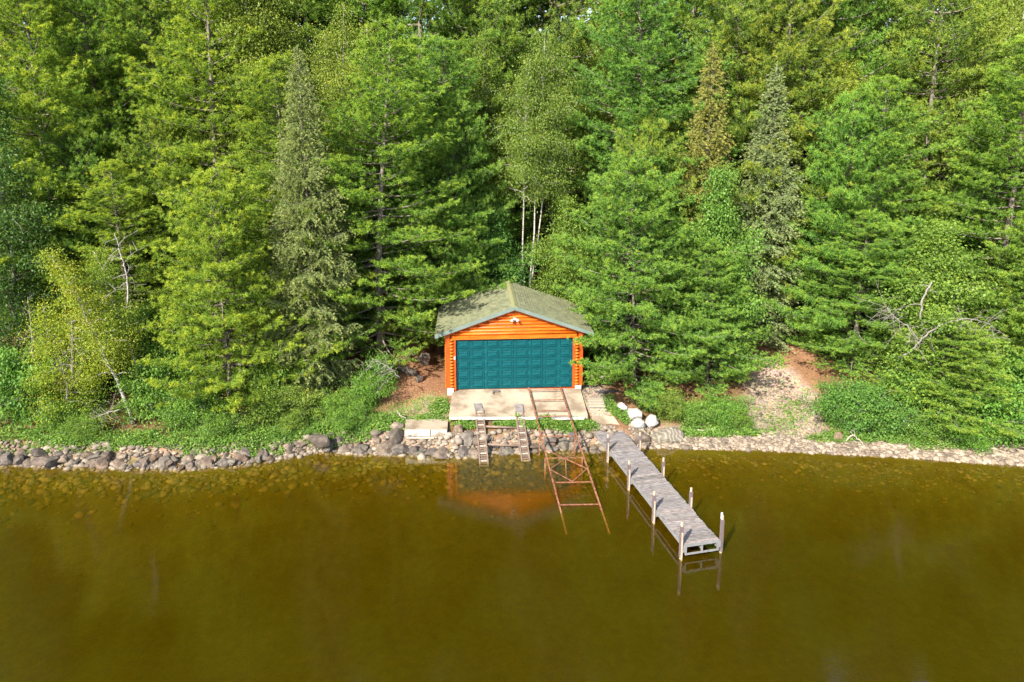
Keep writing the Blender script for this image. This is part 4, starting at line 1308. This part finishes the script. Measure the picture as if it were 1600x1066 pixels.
# forest floor seedlings and dry grass tufts
gm = MB()
n_ = 5200
x = np.concatenate([r.normal(-4.3, 1.1, 1800), r.normal(12.6, .9, 1000), r.uniform(-24, 24, 2400)]); y = np.concatenate([r.normal(31.2, .5, 1800), r.normal(31.6, 1.0, 1000), shore(x[2800:]) + r.uniform(.9, 3, 2400)])
ok = (np.abs(x - .2) > 3.2) | (y < 29.9)
x, y = x[ok], y[ok]
P = np.stack([x, y, ground_np(x, y)], -1)
tufts(gm, P, np.tile([0, 0, 1.0], (len(x), 1)), r.uniform(.06, .16, len(x)), r.uniform(.3, 1, len(x)), 4, .014, .45, r)
gr = gm.build('dry_grass', M['spruce'])
tag(gr, 'thin dry grass on the bank and beside the trail', 'grass', kind='stuff')


# ------------------------------------------------------------------ dead limbs and driftwood
def twist(pts, r0, r1, seed, name, label, cat, material='grey_bark', twigs=10, tl=.5, group=None):
    g_ = np.random.default_rng(seed)
    P = np.array([tuple(p) for p in pts])
    t = np.linspace(0, 1, len(P)); tt = np.linspace(0, 1, len(P) * 5)
    Q = np.stack([np.interp(tt, t, P[:, k]) for k in range(3)], -1)
    for _ in range(3):
        Q[1:-1] = (Q[:-2] + 2 * Q[1:-1] + Q[2:]) / 4
    Q[1:] += g_.normal(0, .02, (len(Q) - 1, 3))
    mb = MB(); mb.tube(Q, np.linspace(r0, r1, len(Q)), 7)
    e = mb.build(name, M[material], None, True)
    tag(e, label, cat, group)
    tw = MB()
    for k in range(twigs):
        b_ = Q[int(g_.uniform(.2, .98) * (len(Q) - 1))]
        d = unit(g_.normal(0, 1, 3) * np.array([1, .6, .8]))
        L_ = tl * g_.uniform(.4, 1.3)
        s = np.linspace(0, 1, 8)[:, None]
        cur = unit(g_.normal(0, 1, 3))
        T_ = b_ + d * s * L_ + cur * (s ** 2) * L_ * .5 + np.array([0, 0, -.25 * L_]) * s ** 2
        tw.tube(T_, np.linspace(max(.006, r1 * .9), .004, 8), 4)
        for _ in range(2):
            b2 = T_[g_.integers(3, 7)]; d2 = unit(d + g_.normal(0, .8, 3))
            T2 = b2 + d2 * np.linspace(0, 1, 5)[:, None] * L_ * .45
            tw.tube(T2, np.linspace(.006, .003, 5), 4)
    if twigs:
        tw.build('twigs', M[material], e)
    return e


def PP(Y, *xy):
    return [at(x, y, Y + dy) for x, y, dy in xy]


twist(PP(30.2, (1405, 560, .6), (1428, 545, .2), (1447, 522, 0), (1478, 504, -.1), (1512, 497, 0), (1545, 505, .1), (1583, 535, .2)), .05, .012, 61, 'dead_limb',
      'arched bare grey limb stretching right over the low pine boughs', 'dead limb', twigs=38, tl=.9)
twist(PP(30.2, (1436, 532, .1), (1420, 512, 0), (1402, 500, -.1), (1388, 485, 0), (1380, 472, .1)), .038, .01, 62, 'dead_limb', 'twisted bare limb curling to the upper left in the right-hand leafy tree', 'dead limb', twigs=30, tl=.8)
twist(PP(30.5, (1438, 500, .3), (1440, 470, .3), (1448, 455, .3), (1456, 440, .4)), .05, .03, 63, 'tree_stub', 'upright forked grey stem above the arched bare limb', 'dead limb', twigs=4, tl=.5)
twist(PP(29.4, (1320, 690, 0), (1332, 678, -.1), (1345, 690, -.3), (1354, 703, -.5)), .03, .01, 66, 'driftwood', 'bare curved stick beside the upright tan stone', 'driftwood', 'driftwood', twigs=7, tl=.35)
twist(PP(30.4, (200, 475, .2), (199, 440, .1), (196, 418, 0), (188, 395, 0), (178, 362, .1)), .045, .01, 67, 'dead_birch', 'bare white dead stem with forked top above the leaning birches', 'dead tree', 'birch', twigs=12, tl=.9)
twist(PP(29.6, (112, 590, 0), (113, 545, .1), (112, 500, .1)), .06, .03, 68, 'dead_tree', 'dead grey trunk with drooping bare branches among the yellow leaves', 'dead tree', twigs=26, tl=1.0)
twist(PP(29.8, (52, 560, 0), (49, 520, .1), (44, 465, .1)), .035, .012, 69, 'dead_tree', 'thin dead stem near the left edge of the photo', 'dead tree', twigs=12, tl=.6)
twist(PP(29.3, (188, 640, 0), (160, 648, -.2), (130, 660, -.3)), .03, .01, 70, 'dead_limb', 'tangle of bare twigs under the yellow sapling', 'dead limb', twigs=24, tl=.8)
twist(PP(28.6, (352, 722, 0), (378, 716, -.1), (400, 710, 0)), .05, .03, 71, 'driftwood', 'washed-up branch lying across the left shore stones', 'driftwood', 'driftwood', twigs=10, tl=.4)
twist(PP(31.0, (625, 590, 0), (605, 572, .1), (580, 560, .3)), .02, .01, 72, 'dead_limb', 'bundle of bare grey boughs under the big left pine', 'dead limb', twigs=26, tl=.9)
twist([on_z(1090, 672, .3), on_z(1110, 671, .3), on_z(1135, 668, .32)], .03, .02, 73, 'driftwood', 'pale stick lying along the top of the pebble beach', 'driftwood', 'driftwood', twigs=3, tl=.2)
twist([on_z(620, 643, 1.0), on_z(626, 650, .95), on_z(633, 653, .9)], .02, .015, 74, 'driftwood', 'short pale stick on the bank above the concrete landing', 'driftwood', 'driftwood', twigs=0)
p = on_z(930, 612, 1.25)
ho = MB(); ho.tube([on_z(930, 612, 1.33), on_z(940, 612.5, 1.31), on_z(953, 612, 1.31), on_z(966, 611, 1.33)], [.03, .06, .055, .05], 8)
tag(ho.build('drain_pipe', M['black'], smooth=True), 'black plastic pipe lying on the gravel right of the apron', 'pipe')
lg = MB(); lg.bar(on_z(924, 590, 1.75), on_z(943, 590, 1.75), .14, .18)
tag(lg.build('edging_timber', M['board']), 'pale timber edging in the shade right of the boathouse', 'timber')
